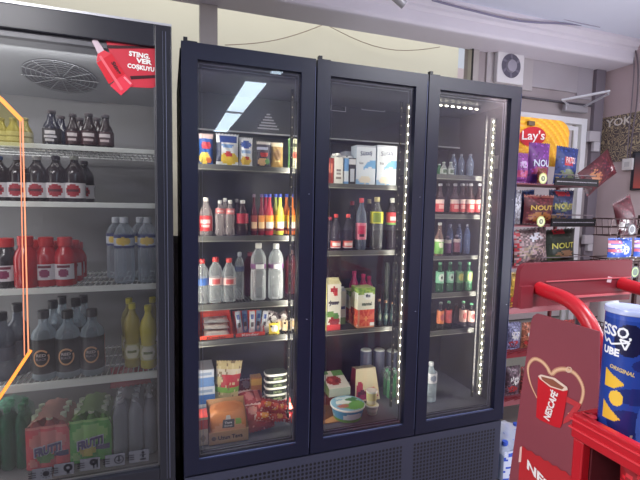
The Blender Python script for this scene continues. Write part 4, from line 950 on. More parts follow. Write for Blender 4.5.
for k, (px, py, y, w_, rz, rl_, lb) in enumerate(((272, 409, .235, .10, .1, .35, 'orange red sausage packet, uppermost by the tubs'), (281, 416, .215, .10, .0, .3, 'orange red sausage packet in the middle right'), (289, 413, .235, .07, .0, -.2, 'orange red sausage packet at the far right'), (272, 425, .185, .11, .0, .25, 'orange red sausage packet, lower left of the heap'), (287, 426, .175, .09, .0, .3, 'orange red sausage packet, lower right corner'))):
    zz = zb0+(.098, .080, .086, .052, .040)[k]; p = at(px, py, 2, zz+.02); bag('sausage_packet', lb, 'packet', (p.x, max(.105, p.y), zz), w_, .044, .032, paint((206, 60, 40), ('e', .3, .5, .16, .3, (240, 160, 70)), ('e', .7, .5, .14, .3, (226, 90, 70)), ('r', .5, .85, .5, .1, (150, 30, 34)), speck=(.06, [(245, 200, 180)])), rz=rz, tilt=-.5, roll=rl_, nu=16, nv=10, crimp=.04)
# tubs of black olives, stacked
zz = None; topz = [371, 378, 385, 392]
zt4 = zof(276, 402, .235)
tb = tag(empty('food_tray', (xof(276, 396, .245), .245, zt4)), 'wide white oval tray lid under the stacked black and green trays', 'tray')
def rtray(root, w, d, h, c, c2, nm='tray_body'):
    mb = MB(); n = 28
    def rp(r_, z_): return [(w/2*r_*math.copysign(abs(math.cos(2*PI*i/n))**.6, math.cos(2*PI*i/n)), d/2*r_*math.copysign(abs(math.sin(2*PI*i/n))**.6, math.sin(2*PI*i/n)), z_) for i in range(n)]
    R_ = [rp(.86, 0), rp(.93, h*.7), rp(1.0, h*.72), rp(1.0, h*.92), rp(.96, h)]; cs = [c, (230, 232, 224), (236, 236, 228), (230, 230, 222)]
    for k_, (a_, b_) in enumerate(zip(R_, R_[1:])):
        for i in range(n): mb.quad([a_[i], a_[(i+1) % n], b_[(i+1) % n], b_[i]], cs[k_] if k_ else ((c2 if 2 < (i-14) % n < 25 and i % 3 == 0 else c)))
    mb.quad(R_[0][::-1], c); mb.quad(R_[-1], c2)
    return mb.build(nm, print_mat(.3), root)
rtray(tb, .128, .09, .018, (230, 230, 222), (236, 236, 228))
zk = zt4+.0185
for k in range(4):
    hk = (zof(276, 372, .235)-zt4-.0185)/4
    r_ = tag(empty('food_tray', (xof(275.5, 390, .245), .245, zk)), 'black and green food tray with a white rim, %s of the stack of four' % ('lowest', 'second up', 'third up', 'topmost')[k], 'tray', 'food trays stacked behind the left door')
    rtray(r_, .105, .075, hk-.0005, (40, 52, 40), (60, 70, 54)); zk += hk
    if k < 4: text('ZEYTİN', .04, hk*.35, lambda a_, b_: (a_, -.0385, hk*.36+b_), (170, 190, 130), r_)
carton('carton', 'dark green flat carton under the white oval tray', 'carton', xof(267, 405, .21), xof(292, 405, .21), .215, .29, zt4-.036, zt4-.0005, paint((70, 100, 66), ('r', .5, .5, .4, .12, (180, 200, 160))), top=(60, 90, 60))
carton('carton', 'plain cardboard carton under the green one, holding up the trays', 'carton', xof(267, 410, .215), xof(291, 410, .215), .25, .33, zb0, zt4-.037, paint((120, 40, 46)), top=(120, 50, 50))
carton('carton', 'small orange carton between the dark red packets and the tray stack', 'carton', xof(251.5, 385, .33), xof(262, 385, .33), .335, .38, zb0, zof(257, 378, .33), paint((206, 130, 60), ('r', .5, .85, .5, .12, (236, 180, 70))), top=(226, 160, 80))

# ---- door two
z = SB[0][1]; y0 = .165
def ct(lb, px0, px1, yt, z, pf, side=None, y=y0, d=.065, gable=0., cap=None, top=(230, 230, 228), nm='drink_carton', rz=0.):
    x0, x1 = xof(px0, (yt+yt+30)/2, y), xof(px1, yt+20, y); h1 = zof((px0+px1)/2, yt, y)
    return carton(nm, lb, 'carton', x0, x1, y, y+d, z+.001, h1, pf, side, gable=gable, cap=cap, top=top, rz=rz)
milk = lambda fl: paint((226, 232, 238), ('e', .95, .30, .62, .34, (120, 176, 222)), ('e', .72, .12, .6, .32, (226, 234, 240)), ('e', .1, .02, .6, .1, (150, 190, 226)), ('e', .45, .12, .3, .10, (236, 226, 206)), ('r', .5, .985, .5, .02, (190, 196, 206)))
for a_, b_, lb in ((356.5, 375.5, 'white milk carton with a blue wave, left of the pair on the top shelf'), (377, 396.5, 'white milk carton with a blue wave, right of the pair on the top shelf')):
    r_ = ct(lb, a_, b_, 145.5, z, milk(0), top=(236, 238, 240), side=paint((186, 200, 216), ('e', .5, .3, .5, .3, (120, 170, 210))))
    wd_ = (xof(b_, 165, y0)-xof(a_, 165, y0)); hh = zof(a_, 145.5, y0)-z
    text('Sütaş', wd_*.62, hh*.15, lambda p, q: (p, -.0330, hh*.80+q+p*.12), (70, 80, 120), r_, bold=.015); text('Süt', wd_*.22, hh*.06, lambda p, q: (p-wd_*.25, -.0330, hh*.55+q), (90, 96, 110), r_)
ct('small red and brown carton at the left door edge, top shelf', 327, 333.5, 158, z, paint((150, 60, 50), ('r', .5, .6, .3, .2, (200, 120, 100))), top=(150, 60, 50))
ct('slim white carton with a cap and grey print, second on the top shelf', 334.5, 343, 153, z, paint((226, 224, 214), ('r', .5, .5, .25, .03, (120, 110, 110)), ('r', .5, .38, .25, .05, (150, 140, 136)), ('r', .5, .2, .3, .04, (130, 120, 110))), gable=.018, cap=(236, 236, 230))
ct('slim blue and white carton between the white and the black ones', 344.5, 348.5, 155, z, paint((110, 160, 210), ('r', .5, .3, .5, .2, (220, 226, 230))), gable=.014)
ct('black and white carton standing left of the milk pair', 349, 355.5, 158, z, paint((40, 40, 50), ('r', .5, .85, .5, .1, (220, 220, 220)), ('r', .5, .35, .3, .25, (200, 204, 210))), cap=(226, 228, 230))
ct('dark carton set back behind the slim cartons on the top shelf', 345, 355.5, 150, z, paint((60, 62, 76), ('r', .5, .9, .5, .06, (190, 196, 206))), y=.25, top=(120, 120, 130))
# second shelf door two
z = SB[1][1]; G = 'bottles on the middle shelf behind the centre door'
ck = paint((214, 92, 84), ('r', .5, .55, .16, .22, (236, 214, 206)), ('r', .5, .05, .5, .14, (226, 200, 196)))
dkb = clear_mat((64, 60, 70), .55)
for px, yt, yy, r, shp, bm, cp, lab, lb in (
    (336, 214, .18, .0225, 'cola', dkb, (206, 66, 62), (.06, .26, ck), 'small cola bottle with a red cap, left of the pair'), (348, 214, .18, .0225, 'cola', dkb, (206, 66, 62), (.06, .26, ck), 'small cola bottle with a red cap, right of the pair'),
    (330, 217, .24, .021, 'cola', dkb, (180, 60, 70), None, 'small cola bottle half hidden by the centre door edge'),
    (361.5, 198, .185, .025, 'soda', clear_mat((120, 130, 150), .5), (206, 70, 76), (.20, .52, paint((216, 120, 140), ('r', .47, .6, .12, .24, (190, 40, 80)), ('r', .46, .25, .08, .12, (60, 30, 46)), ('r', .66, .5, .05, .5, (226, 226, 226)))), 'tall clear bottle with a pink label and red cap'),
    (377, 197, .185, .030, 'soda', clear_mat((110, 112, 116), .55), (200, 190, 130), (.50, .72, paint((222, 214, 60), ('r', .45, .5, .10, .4, (130, 150, 50)))), 'tall bottle with a yellow label and beige cap'),
    (392, 198, .185, .027, 'soda', clear_mat((66, 62, 70), .6), (214, 214, 206), (.48, .72, paint((190, 60, 66), ('r', .5, .5, .12, .2, (226, 200, 200)), ('r', .5, .04, .5, .14, (110, 170, 80)))), 'tall dark bottle with a red and green label and white cap'),
    (352, 201, .29, .024, 'soda', dkb, (160, 60, 64), None, 'bottle with a dim red cap behind the pink-labelled one'), (369, 199, .28, .024, 'soda', dkb, (150, 140, 110), None, 'bottle with a dim cap behind the yellow-labelled one')):
    bottle('drink_bottle', lb, px, yt, z, yy, r, shp, bm, cp, lab, G)
# third shelf door two
z = SB[2][1]
chy = paint((226, 222, 206), ('e', .5, .88, .28, .06, (170, 40, 50)), ('e', .62, .80, .16, .05, (190, 60, 60)), ('r', .5, .62, .36, .02, (60, 50, 60)), ('r', .5, .06, .5, .07, (226, 80, 80)), ('e', .55, .2, .4, .09, (150, 50, 54)), ('e', .3, .35, .3, .07, (100, 150, 80)), ('e', .7, .30, .2, .06, (80, 130, 70)))
r_ = ct('white fruit juice carton with cherries, left on the third shelf of the centre door', 327, 341, 279, z, chy, y=.155, d=.075, gable=.024, top=(220, 214, 170), side=paint((206, 196, 120), ('r', .5, .3, .5, .12, (120, 150, 90))))
wd_ = xof(341, 305, .155)-xof(327, 305, .155); text('Juss', wd_*.66, .026, lambda p, q: (p, -.0382, .125+q), (56, 60, 76), r_, bold=.04)
r_ = ct('pale carton behind the cherry juice carton', 339, 346, 288, z, paint((206, 206, 196), ('r', .5, .1, .5, .1, (110, 140, 90)), ('r', .6, .5, .3, .06, (70, 80, 120))), y=.235, gable=.015)
def flower(u, v):
    c = (232, 230, 210)
    if v > .82: c = (160, 190, 90) if (math.sin(u*30)+math.sin(v*50+u*9)) > 0 else (120, 160, 70)
    d1 = math.hypot((u-.5)/1.0, (v-.22)/1.0*1.5)
    if v < .46: c = (226, 110, 80) if math.sin(9*math.atan2(v-.22, u-.5)) > 0 else (210, 70, 60)
    if d1 < .10: c = (236, 150, 100)
    if .02 < u < .12 or v < .03: c = (214, 140, 110) if v < .46 else c
    if math.hypot((u-.62)/.3, (v-.80)/.09) < 1: c = (236, 238, 232)
    if math.hypot((u-.88)/.12, (v-.08)/.05) < 1: c = (226, 230, 226)
    return c
for k, (a_, b_, yy, dd_, lb) in enumerate(((358, 374.5, .155, .08, 'white carton with green top and red orange flowers, in front on the third shelf'), (349, 361, .245, .08, 'matching flowered carton directly behind the front one'))):
    r_ = ct(lb, a_, b_, 288+k*3, z, flower, y=yy, d=dd_, side=lambda u, v: flower(u*.6+.2, v), top=(190, 200, 130))
    if k == 0:
        wd_ = xof(b_, 305, yy)-xof(a_, 305, yy); hh = zof(366, 288, yy)-z
        text('santal', wd_*.6, hh*.09, lambda p, q: (p+.003, -dd_/2-.0008, hh*.60+q), (70, 90, 80), r_, bold=.03); text('fit', wd_*.3, hh*.08, lambda p, q: (p+.008, -dd_/2-.0008, hh*.80+q), (50, 70, 110), r_, bold=.03)
for k, px in enumerate((379, 385.5, 392)):
    bottle('dark_bottle', 'dark teal bottle with a copper cap, %s of three, third shelf of the centre door' % ('left', 'middle', 'right')[k], px, 299+k*1.5, z, .18, .0125, 'small', mat((28, 52, 56), .25), (150, 110, 80), (.2, .5, paint((40, 70, 70), ('e', .5, .5, .1, .3, (120, 130, 110)))), 'dark teal bottles behind the centre door')
for k, (px, py, yt) in enumerate(((354, 275, 271), (363, 280, 274), (369, 283, 276))):
    bottle('berry_bottle', 'magenta bottle standing at the back of the third shelf, %s' % ('leftmost', 'middle', 'right, behind the flowered cartons')[k], px, yt, z, .37, .026, 'soda', mat((170, 40, 90), .3, noise=.2, nscale=40), (190, 50, 100), None, 'magenta bottles at the back of the centre door shelf')
for k, px in enumerate((387, 395)):
    x = xof(px, 268, .22); o = MB().lathe([(0, .010), (.004, .013), (.105, .013), (.112, .010)], 16, lambda u, zz: (120, 140, 96) if .085 < zz < .107 else (34, 44, 38), c0=(0, 0, 0)).build('drink_can', print_mat(.3), None, smooth=True, loc=(x, .22, z+.001)); tag(o, 'slim pale green can at the back of the third shelf, %s' % ('left', 'right')[k], 'can')
    o.scale = (1, 1, (zof(px, 263, .22)-z)/.112)
# floor of door two
YT = at(347, 422, 2, CZ0+.003).y+.05; R_ = (xof(363.5, 402, YT)-xof(331.5, 402, YT))/2*.95; hz = zof(347, 403, YT)-CZ0-.003
t_ = tub('round_tub', 'round tub with a green and blue lid, front of the centre door floor', 'tub', (xof(347.5, 410, YT), YT, CZ0+.003), R_, hz,
    paint((80, 160, 206), ('e', .5, .4, .10, .4, (226, 232, 236)), ('r', .5, .08, .5, .12, (110, 170, 80)), ('e', .2, .4, .08, .3, (150, 190, 216)), ('e', .8, .4, .08, .3, (150, 190, 216))), paint((130, 180, 206), ('e', .62, .35, .34, .3, (110, 176, 80)), ('e', .4, .6, .26, .14, (226, 230, 226)), ('e', .3, .35, .18, .12, (190, 110, 90)), ('e', .7, .72, .2, .14, (60, 130, 70)), ('e', .5, .85, .3, .08, (200, 216, 226))))
zc = CZ0+.003; cy_ = at(372, 416, 2, zc).y+.024
h1 = zof(372, 404, cy_)-zc
tub('cream_cup', 'lower small white cup in the stack beside the round tub', 'cup', (xof(372, 410, cy_), cy_, zc), .029, h1, paint((190, 196, 176), ('r', .5, .6, .2, .2, (226, 226, 210))), paint((214, 210, 190)), taper=.75)
tub('cream_cup', 'upper cream yellow cup standing on the small white cup', 'cup', (xof(371.5, 398, cy_), cy_, zc+h1+.0005), .0255, zof(371, 390, cy_)-zc-h1, paint((232, 222, 160), ('r', .5, .2, .5, .12, (236, 230, 200))), paint((206, 190, 180), ('e', .5, .5, .4, .4, (226, 214, 206))), taper=.85)
# cream box leaning, red swirls
YB2 = max(at(366, 401, 2, CZ0+.004).y+.02, cy_+.055); bw = xof(378, 385, YB2)-xof(353, 385, YB2)
r_ = tag(empty('snack_box', (xof(366, 390, YB2), YB2, CZ0+.004)), 'cream box with red and purple swirls leaning back behind the cups', 'box')
hb = (zof(366, 368, YB2+.02)-CZ0)
mb = MB(); fr_ = paint((214, 200, 166), ('e', .2, .32, .15, .30, (176, 50, 80)), ('e', .3, .22, .2, .12, (90, 30, 60)), ('e', .68, .3, .22, .10, (196, 60, 60)), ('e', .55, .12, .4, .10, (150, 50, 90)), ('e', .75, .18, .18, .1, (226, 200, 190)))
mb.grid(lambda u, v: ((u-.5)*bw*(1-.22*v), -.02+.03*v, v*hb), 18, 20, fr_); mb.quad([(-bw*.39, .01, hb), (bw*.39, .01, hb), (bw*.39, .06, hb*.96), (-bw*.39, .06, hb*.96)], (190, 176, 146))
for s_ in (-1, 1): mb.quad([(s_*bw/2, -.02, 0), (s_*bw/2, .06, 0), (s_*bw*.39, .06, hb*.96), (s_*bw*.39, .01, hb)], (130, 40, 60))
mb.quad([(-bw/2, .06, 0), (bw/2, .06, 0), (bw*.39, .06, hb*.96), (-bw*.39, .06, hb*.96)], (160, 150, 130)); mb.build('box_body', print_mat(.5), r_)
# strawberry box and cardboard divider
a_ = pY(326, 378, .27); b_ = pY(346, 392, .21)
r_ = tag(empty('flat_box', (xof(334, 395, .30), .30, CZ0+.060), 0), 'flat white box with strawberries and a green edge behind the round tub', 'box')
mb = MB(); mb.grid(lambda u, v: (-.055+.11*u, -.075+.13*v, .040+.035*v-.0*u), 16, 16, paint((216, 210, 200), ('e', .4, .45, .34, .26, (150, 50, 50)), ('e', .3, .5, .1, .1, (196, 90, 80)), ('e', .55, .4, .1, .1, (110, 30, 36)), ('r', .8, .85, .3, .15, (90, 140, 80)), ('r', .1, .9, .2, .1, (80, 130, 70)))); mb.quad([(-.055, -.075, 0), (.055, -.075, 0), (.055, -.075, .04), (-.055, -.075, .04)], (176, 186, 170)); mb.quad([(.055, -.075, 0), (.055, .055, 0), (.055, .055, .075), (.055, -.075, .04)], (120, 150, 100)); mb.quad([(-.055, .055, 0), (-.055, -.075, 0), (-.055, -.075, .04), (-.055, .055, .075)], (120, 150, 100)); mb.quad([(-.055, .055, 0), (.055, .055, 0), (.055, .055, .075), (-.055, .055, .075)], (150, 60, 60)); mb.quad([(-.055, -.075, 0), (.055, -.075, 0), (.055, .055, 0), (-.055, .055, 0)], (150, 60, 60))
mb.build('box_body', print_mat(.4), r_)
tag(bx('carton', (xof(326, 390, .24)-.02, .232, CZ0+.002), (xof(345, 390, .26), .345, CZ0+.0585), mat((110, 60, 60), .6), bevel=.002), 'dark red carton holding up the flat strawberry box', 'carton')
tr_ = tag(empty('cardboard_tray', (.565, .135, CZ0+.003)), 'brown cardboard tray corner at the left edge of the centre door floor', 'tray')
mb = MB(); cbd = (176, 128, 84)
x1 = xof(341.5, 426, .12)-.565
mb.box((-.03, -.035, 0), (x1, .035, .002), (190, 140, 92)); mb.quad([(-.03, -.034, 0), (-.005, -.034, 0), (-.005, -.034, .095), (-.03, -.034, .11)], cbd); mb.quad([(-.005, -.034, 0), (x1-.006, .03, 0), (x1-.03, .03, .05), (-.012, -.034, .095)], (150, 106, 70)); mb.build('board', print_mat(.7), tr_)
# multipacks at the back of door two
for k, (px, yt, yy, cz) in enumerate(((366, 349, .40, 0), (379, 349, .40, 0), (392, 350, .40, 0))):
    x = xof(px, 355, yy)
    h_ = zof(px, yt, yy)-CZ0-.004
    o = MB().lathe([(0, .026), (.004, .030), (h_-.006, .030), (h_, .025)], 18, lambda u, zz: (214, 220, 214) if zz > h_-.012 else ((100, 150, 100) if zz > h_*.82 else ((90, 96, 120) if zz > h_*.35 else (80, 120, 90)))).build('drink_can', print_mat(.35), None, smooth=True, loc=(x, yy, CZ0+.004))
    tag(o, 'tall green and grey can at the back of the centre door floor, %s of three' % ('left', 'middle', 'right')[k], 'can', 'tall cans at the back of the centre door')
c = pY(391, 396, .27)
pack('bottle_pack', 'small wrapped pack of pale green bottles on the right of the centre door floor', c.x+.002, .27, CZ0+.003, 2, 2, .019, .135, clear_mat((120, 190, 140), .4), (120, 190, 150), (200, 216, 214), group='wrapped pack behind the centre door')

# ---- door three
G = 'items behind the right door'
z = SD[0][1]
for px, lb in ((443.5, 'small white jar with a speckled top, left of the pair on the top shelf'), (450.5, 'small white jar with a speckled top, right of the pair on the top shelf')):
    bottle('small_jar', lb, px, 162, z, .20, .0155, 'small', clear_mat((200, 206, 200), .45), (206, 214, 200), (.1, .5, paint((190, 196, 190), ('r', .5, .5, .12, .3, (90, 110, 90)))), 'small jars behind the right door', cat='jar')
bottle('small_jar', 'small green jar at the left door edge on the top shelf', 439, 164, z, .24, .014, 'small', mat((70, 130, 90), .3), (190, 206, 190), None, 'small jars behind the right door', cat='jar')
for k, (px, yy) in enumerate(((453, .27), (461, .26), (470, .225))):
    bottle('dim_bottle', 'dim clear bottle at the back of the top shelf, %s of three' % ('left', 'middle', 'right')[k], px, 154, z, yy, .018, 'soda', clear_mat((110, 124, 150), .4), (120, 120, 130), None, 'dim bottles at the back behind the right door')
p = at(482, 158, 0, 1.472)
sg = MB(); q0, q1 = at(479, 158, 0, CWX-.026), at(491, 169, 0, CWX-.026)
s_ = TP(MB().box((CWX-.026, min(.17, q0.y), q1.z), (CWX-.0245, .10, q0.z)).build('paper_notice', mat((214, 212, 200), .6), tc_)); s_['label'] = 'small white paper notice on the side wall'
z = SD[1][1]; redb = clear_mat((70, 44, 50), .6)
r3 = paint((206, 70, 74), ('r', .5, .85, .5, .16, (226, 196, 186)), ('r', .5, .4, .12, .18, (232, 170, 160)))
for k, (px, yy, full) in enumerate(((440, .19, 1), (455, .19, 1), (462, .215, 1), (470.5, .19, 1), (481, .175, 1), (447.5, .25, 0), (466, .235, 0))):
    lb = ('red-labelled bottle at the left door edge', 'red-labelled bottle, second of the front row', 'red-labelled bottle, third of the front row and slightly set back', 'red-labelled bottle, fourth of the front row', 'red-labelled bottle at the right end, beside the light strip', 'unlabelled dark bottle in the gap between the first two', 'unlabelled dark bottle behind the third and fourth')[k]
    bottle('red_label_bottle', lb+', second shelf', px if k != 4 else 479.5, 183.5, z, yy, .021 if full else .018, 'pop', redb, (196, 196, 200) if full else (110, 110, 116), (.08, .48, r3) if full else None, 'red-labelled bottles behind the right door')
z = SD[2][1]
bottle('green_label_bottle', 'bottle with a green and red label at the left of the third shelf', 439.5, 222.5, z, .18, .021, 'pop', clear_mat((150, 120, 110), .5), (196, 200, 190), (.06, .5, paint((120, 180, 90), ('r', .5, .92, .5, .09, (226, 220, 206)), ('e', .5, .6, .1, .2, (226, 230, 200)))), 'bottles on the third shelf behind the right door')
bottle('purple_label_bottle', 'short bottle with a purple label, middle of the third shelf', 447.5, 236, z, .20, .018, 'pop', redb, (150, 130, 140), (.1, .8, paint((110, 66, 110), ('r', .5, .85, .5, .12, (214, 200, 190)))), 'bottles on the third shelf behind the right door')
bottle('purple_label_bottle', 'short bottle with a pinkish label, right on the third shelf', 456.5, 235, z, .20, .018, 'pop', redb, (150, 140, 150), (.14, .8, paint((146, 90, 110), ('r', .5, .85, .5, .12, (220, 200, 196)))), 'bottles on the third shelf behind the right door')
for k, (px, yd) in enumerate(((450, .27), (459, .26), (467, .235))):
    bottle('dim_bottle', 'dim blue-grey bottle behind the third shelf row, %s of three' % ('left', 'middle', 'right')[k], px, 224, z, yd, .017, 'soda', clear_mat((84, 100, 140), .45), (120, 120, 134), None, 'dim bottles at the back behind the right door')
z = SD[3][1]; gb = clear_mat((60, 120, 84), .6)
for k, (px, c1, lb) in enumerate(((440, (206, 220, 206), 'green bottle with a white round label at the left of the fourth shelf'), (450, (190, 216, 200), 'green bottle with a pale label, second on the fourth shelf'), (459.5, (216, 206, 110), 'green bottle with a yellow round label, third on the fourth shelf'), (468.5, (206, 200, 120), 'green bottle with a yellow round label at the right of the fourth shelf'))):
    bottle('green_bottle', lb, px, 262, z, .185, .0195, 'pop', gb, (110, 170, 130), (.3, .68, paint((130, 196, 160) if k < 2 else (110, 160, 110), ('e', .5, .5, .13, .36, c1), ('e', .5, .5, .05, .14, (60, 70, 60) if k < 2 else c1))), 'green bottles behind the right door')
z = SD[4][1]
for k, (px, yt, lc1, cp, lb) in enumerate(((440.5, 302, (226, 130, 80), (110, 120, 110), 'bottle with an orange label, left on the fifth shelf'), (448.5, 301, (214, 90, 84), (120, 190, 140), 'bottle with a red label and green cap, second on the fifth shelf'), (463, 301, (206, 160, 150), (120, 190, 140), 'bottle with a pink label and green cap, third on the fifth shelf'), (471, 303, (226, 180, 170), (120, 206, 150), 'bottle with a large pink label and green cap at the right of the fifth shelf'))):
    bottle('drink_bottle', lb, px, yt, z, .185, .0205 if k == 3 else .018, 'pop', clear_mat((70, 66, 70), .5), cp, (.2, .68, paint(lc1, ('e', .5, .5, .10, .25, (190, 90, 90)))), 'bottles on the fifth shelf behind the right door')
bottle('dim_bottle', 'dark bottle in the gap at the middle of the fifth shelf', 456, 304, z, .24, .017, 'pop', redb, (90, 90, 94), None, 'dim bottles at the back behind the right door')
bottle('clear_bottle', 'clear bottle on the empty floor, half hidden by the right door edge', 431, 362, CZ0+.004, .16, .030, 'soda', clear_mat((206, 220, 230), .4), (216, 220, 226), (.5, .75, paint((226, 228, 232), ('e', .5, .5, .1, .3, (150, 160, 180)))), None)

# ================================================================== CHIP RACK BY THE DOOR
RY0, RY1 = .35, .62
RX0, RX1 = 1.60, xof(597.5, 182, RY0)
rk = tag(empty('chip_rack', ((RX0+RX1)/2, (RY0+RY1)/2, 0)), 'red and black chip rack with a yellow header sign, in front of the glass door', 'rack')
def RP(b): b.location = (-rk.location.x, -rk.location.y, -rk.location.z); return b
redm = mat((130, 34, 44), .45); pinkr = mat((160, 92, 98), .45); blk = mat((16, 12, 16), .75)
tiers = [(zof(575, 178.5, RY0), zof(575, 186, RY0), 553, blk), (zof(575, 218.5, RY0), zof(575, 226.5, RY0), 552, blk), (zof(575, 260, RY0), zof(575, 266, RY0), 545, blk), (zof(520, 306, RY0), zof(520, 313, RY0), 0, pinkr), (zof(515, 352, RY0), zof(515, 357, RY0), 0, redm), (zof(515, 398, RY0), zof(515, 404, RY0), 0, pinkr)]
TZ = []
for (zt, zbb, pxl, mm) in tiers:
    x0 = RX0 if not pxl else xof(pxl, 200, RY0)
    zs = zbb+.004; TZ.append(zs)
    mb = MB(); mb.box((RX0, RY0+.002, zs-.006), (RX1-.01, RY1, zs-.0005)); s = RP(mb.build('shelf', mat((120, 40, 52), .5), rk))
    mb = MB(); mb.box((x0, RY0-.008, zbb), (RX1, RY0, zt)); mb.build('price_rail', mm, s)
    if pxl:
        mb = MB(); x = x0+.012
        rr_ = random.Random(int(zt*1000))
        while x < RX1-.02:
            wd = rr_.uniform(.004, .014); mb.box((x, RY0-.0092, (zt+zbb)/2-.0018), (x+wd, RY0-.0082, (zt+zbb)/2+.003)); x += wd+.003
        mb.build('price_marks', mat((150, 144, 152), .4), s)
        mb = MB(); mb.tube([(x0, RY0, zt+.02), (RX1-.02, RY0, zt+.02), (RX1-.02, RY1, zt+.02)], .003, 5); mb.build('guard_wire', mat((150, 140, 146), .3, metal=.6), s)
    else:
        mb = MB()
        for k in range(9):
            x = RX0+.02+k*.07; mb.tube([(x, RY0-.004, zt-.01), (x+.10, RY0-.07, zt+.05)], .003, 4)
        mb.build('front_wires', redm, s)
for x in (RX0+.01, RX1-.03):
    RP(MB().box((x-.008, RY1-.02, 0), (x+.008, RY1, 1.55)).build('post', mat((150, 60, 66), .4), rk))
for x in (RX0+.01, RX1-.03): RP(MB().box((x-.012, RY0, 0), (x+.012, RY1, .03)).build('base_foot', redm, rk))
# header sign
hy = RY1-.03
a = pY(505, 119, hy); b = pY(570, 119, hy); zt_ = zof(540, 118.5, hy); zb_ = zof(540, 166, hy)
mb = MB(); pts = []; Rr = .10
x0, x1 = a.x, b.x
def ridge(u, v):
    x = x0+(x1-x0)*u; zmax = zt_
    dx = x1-x
    if dx < Rr: zmax = zt_-(Rr-math.sqrt(max(0, Rr*Rr-(Rr-dx)**2)))*.75
    z = zb_+(zmax-zb_)*v
    r_ = math.hypot((x-(x0+.05))/1.3, z-(zb_-.02))
    return (x, hy-.004*abs(math.sin(r_*95)), z)
def rp_(u, v):
    p = ridge(u, v); r_ = math.hypot((p[0]-(x0+.05))/1.3, p[2]-(zb_-.02))
    return (232, 164, 40) if math.sin(r_*95)**2 > .25 else (246, 190, 52)
mb.grid(ridge, 64, 24, rp_); hd = RP(mb.build('header_sign', print_mat(.4, emit=.12), rk))
c = pY(533, 136.5, hy-.012)
mb = MB(); n = 28; rx, rz_ = xof(545, 137, hy)-xof(522, 137, hy), (zof(533, 126, hy)-zof(533, 149, hy))/2
ring = [(c.x+rx*.5*math.cos(2*PI*i/n)*1.15, hy-.010, c.z+rz_*.86*math.sin(2*PI*i/n)+.06*rz_*math.cos(2*PI*i/n)*2) for i in range(n)]
mb.quad(ring, (206, 36, 50)); mb.build('red_banner', print_mat(.35), hd)
text("Lay's", rx*.98, rz_*1.05, lambda p, q: (c.x+p+.004, hy-.0125, c.z+q+p*.06), (250, 244, 240), hd, bold=.012)
a_ = pY(532, 123, hy-.02); mb = MB(); mb.box((a_.x-.025, hy-.02, a_.z-.014), (a_.x+.025, hy-.006, a_.z+.012)); mb.build('clip', mat((110, 90, 70), .5), hd)
# round badges hung on the rails
for (px, py) in ((543, 178.5), (541, 221.5)):
    p = pY(px, py, RY0-.03); r = .031
    mb = MB()
    for (q, cc, yy) in ((r, (186, 196, 110), 0), (r*.8, (226, 222, 170), -.0008), (r*.5, (110, 120, 90), -.0016)):
        mb.quad([(q*math.cos(2*PI*i/24), yy, q*math.sin(2*PI*i/24)) for i in range(24)], cc)
    bd = RP(mb.build('round_badge', print_mat(.4), rk)); bd.location = (bd.location.x+p.x, bd.location.y+p.y, bd.location.z+p.z)
    text('%', .013, .013, lambda u, v: (u, -.0024, v), (230, 228, 190), bd)

def chips(lb, px0, px1, yt, ti, y, pf, tilt=0., roll=0., d=.06, name='chip_bag', txt=None, tc=(255, 255, 255), tz=.6, zbase=None, tw=.7, group=None):
    yb = 0
    x0, x1 = xof(px0, yt+15, y), xof(px1, yt+15, y); zb__ = (TZ[ti] if zbase is None else zbase)+.007
    h = max(.06, zof((px0+px1)/2, yt, y)-zb__)
    o = bag(name, lb, 'chip bag', ((x0+x1)/2, y, zb__), x1-x0, h, d, pf, tilt=tilt, roll=roll, group=group)
    if txt: text(txt, (x1-x0)*tw, h*.17, lambda p, q: (p, -d/2*(max(.05, math.cos(PI*p/(x1-x0))))**.6-.006, h*tz+q), tc, o)
    return o
def mix(base, l, amt=.15): return paint(base, *l, speck=(amt, [tuple(min(255, int(c*1.3)+12) for c in base), tuple(int(c*.7) for c in base)]))
pur = (112, 56, 130)
chips('purple and pink chip bag at the cooler edge, left on the upper rack tier', 514, 527.5, 153, 0, .44, mix((136, 70, 140), [('r', .5, .3, .5, .1, (190, 80, 120)), ('e', .5, .6, .3, .12, (190, 170, 200))]))
chips('purple chip bag lettered NOU with an open torn top, upper rack tier', 528, 549, 143, 0, .47, mix(pur, [('e', .5, .3, .4, .14, (160, 60, 110)), ('e', .3, .12, .2, .1, (90, 60, 150)), ('e', .62, .2, .2, .1, (180, 120, 60))]), txt='NOU', tz=.50, tc=(206, 210, 226))
chips('dark blue chip bag with a red panel, upper rack tier', 554, 576, 147, 0, .46, mix((44, 60, 116), [('r', .45, .62, .2, .13, (190, 50, 60)), ('e', .5, .28, .4, .12, (110, 120, 90)), ('e', .3, .1, .3, .1, (200, 170, 110))]), roll=.06, txt='PATOS', tz=.64, tc=(230, 200, 200), tw=.4)
o = chips('maroon chip bag leaning right over the end of the upper rack tier', 574, 595, 138, 0, .42, mix((80, 28, 36), [('e', .5, .35, .3, .14, (170, 110, 70)), ('e', .5, .7, .36, .1, (70, 30, 44)), ('e', .7, .85, .1, .05, (220, 200, 200))], .25), roll=.98)
chips('brown snack bag lying low behind the round badge, upper tier', 537, 546, 168, 0, .40, mix((130, 70, 60), [('e', .5, .5, .3, .2, (200, 150, 90))]), d=.04)
chips('silver grey patterned bag at the cooler edge, middle rack tier', 506, 521, 190, 1, .45, mix((150, 150, 158), [('e', .5, .5, .3, .1, (190, 190, 196))], .5))
chips('blue chip bag behind the maroon one on the middle rack tier', 521, 536, 190, 1, .50, mix((56, 74, 128), [('e', .5, .5, .3, .2, (120, 130, 170))]), roll=-.1)
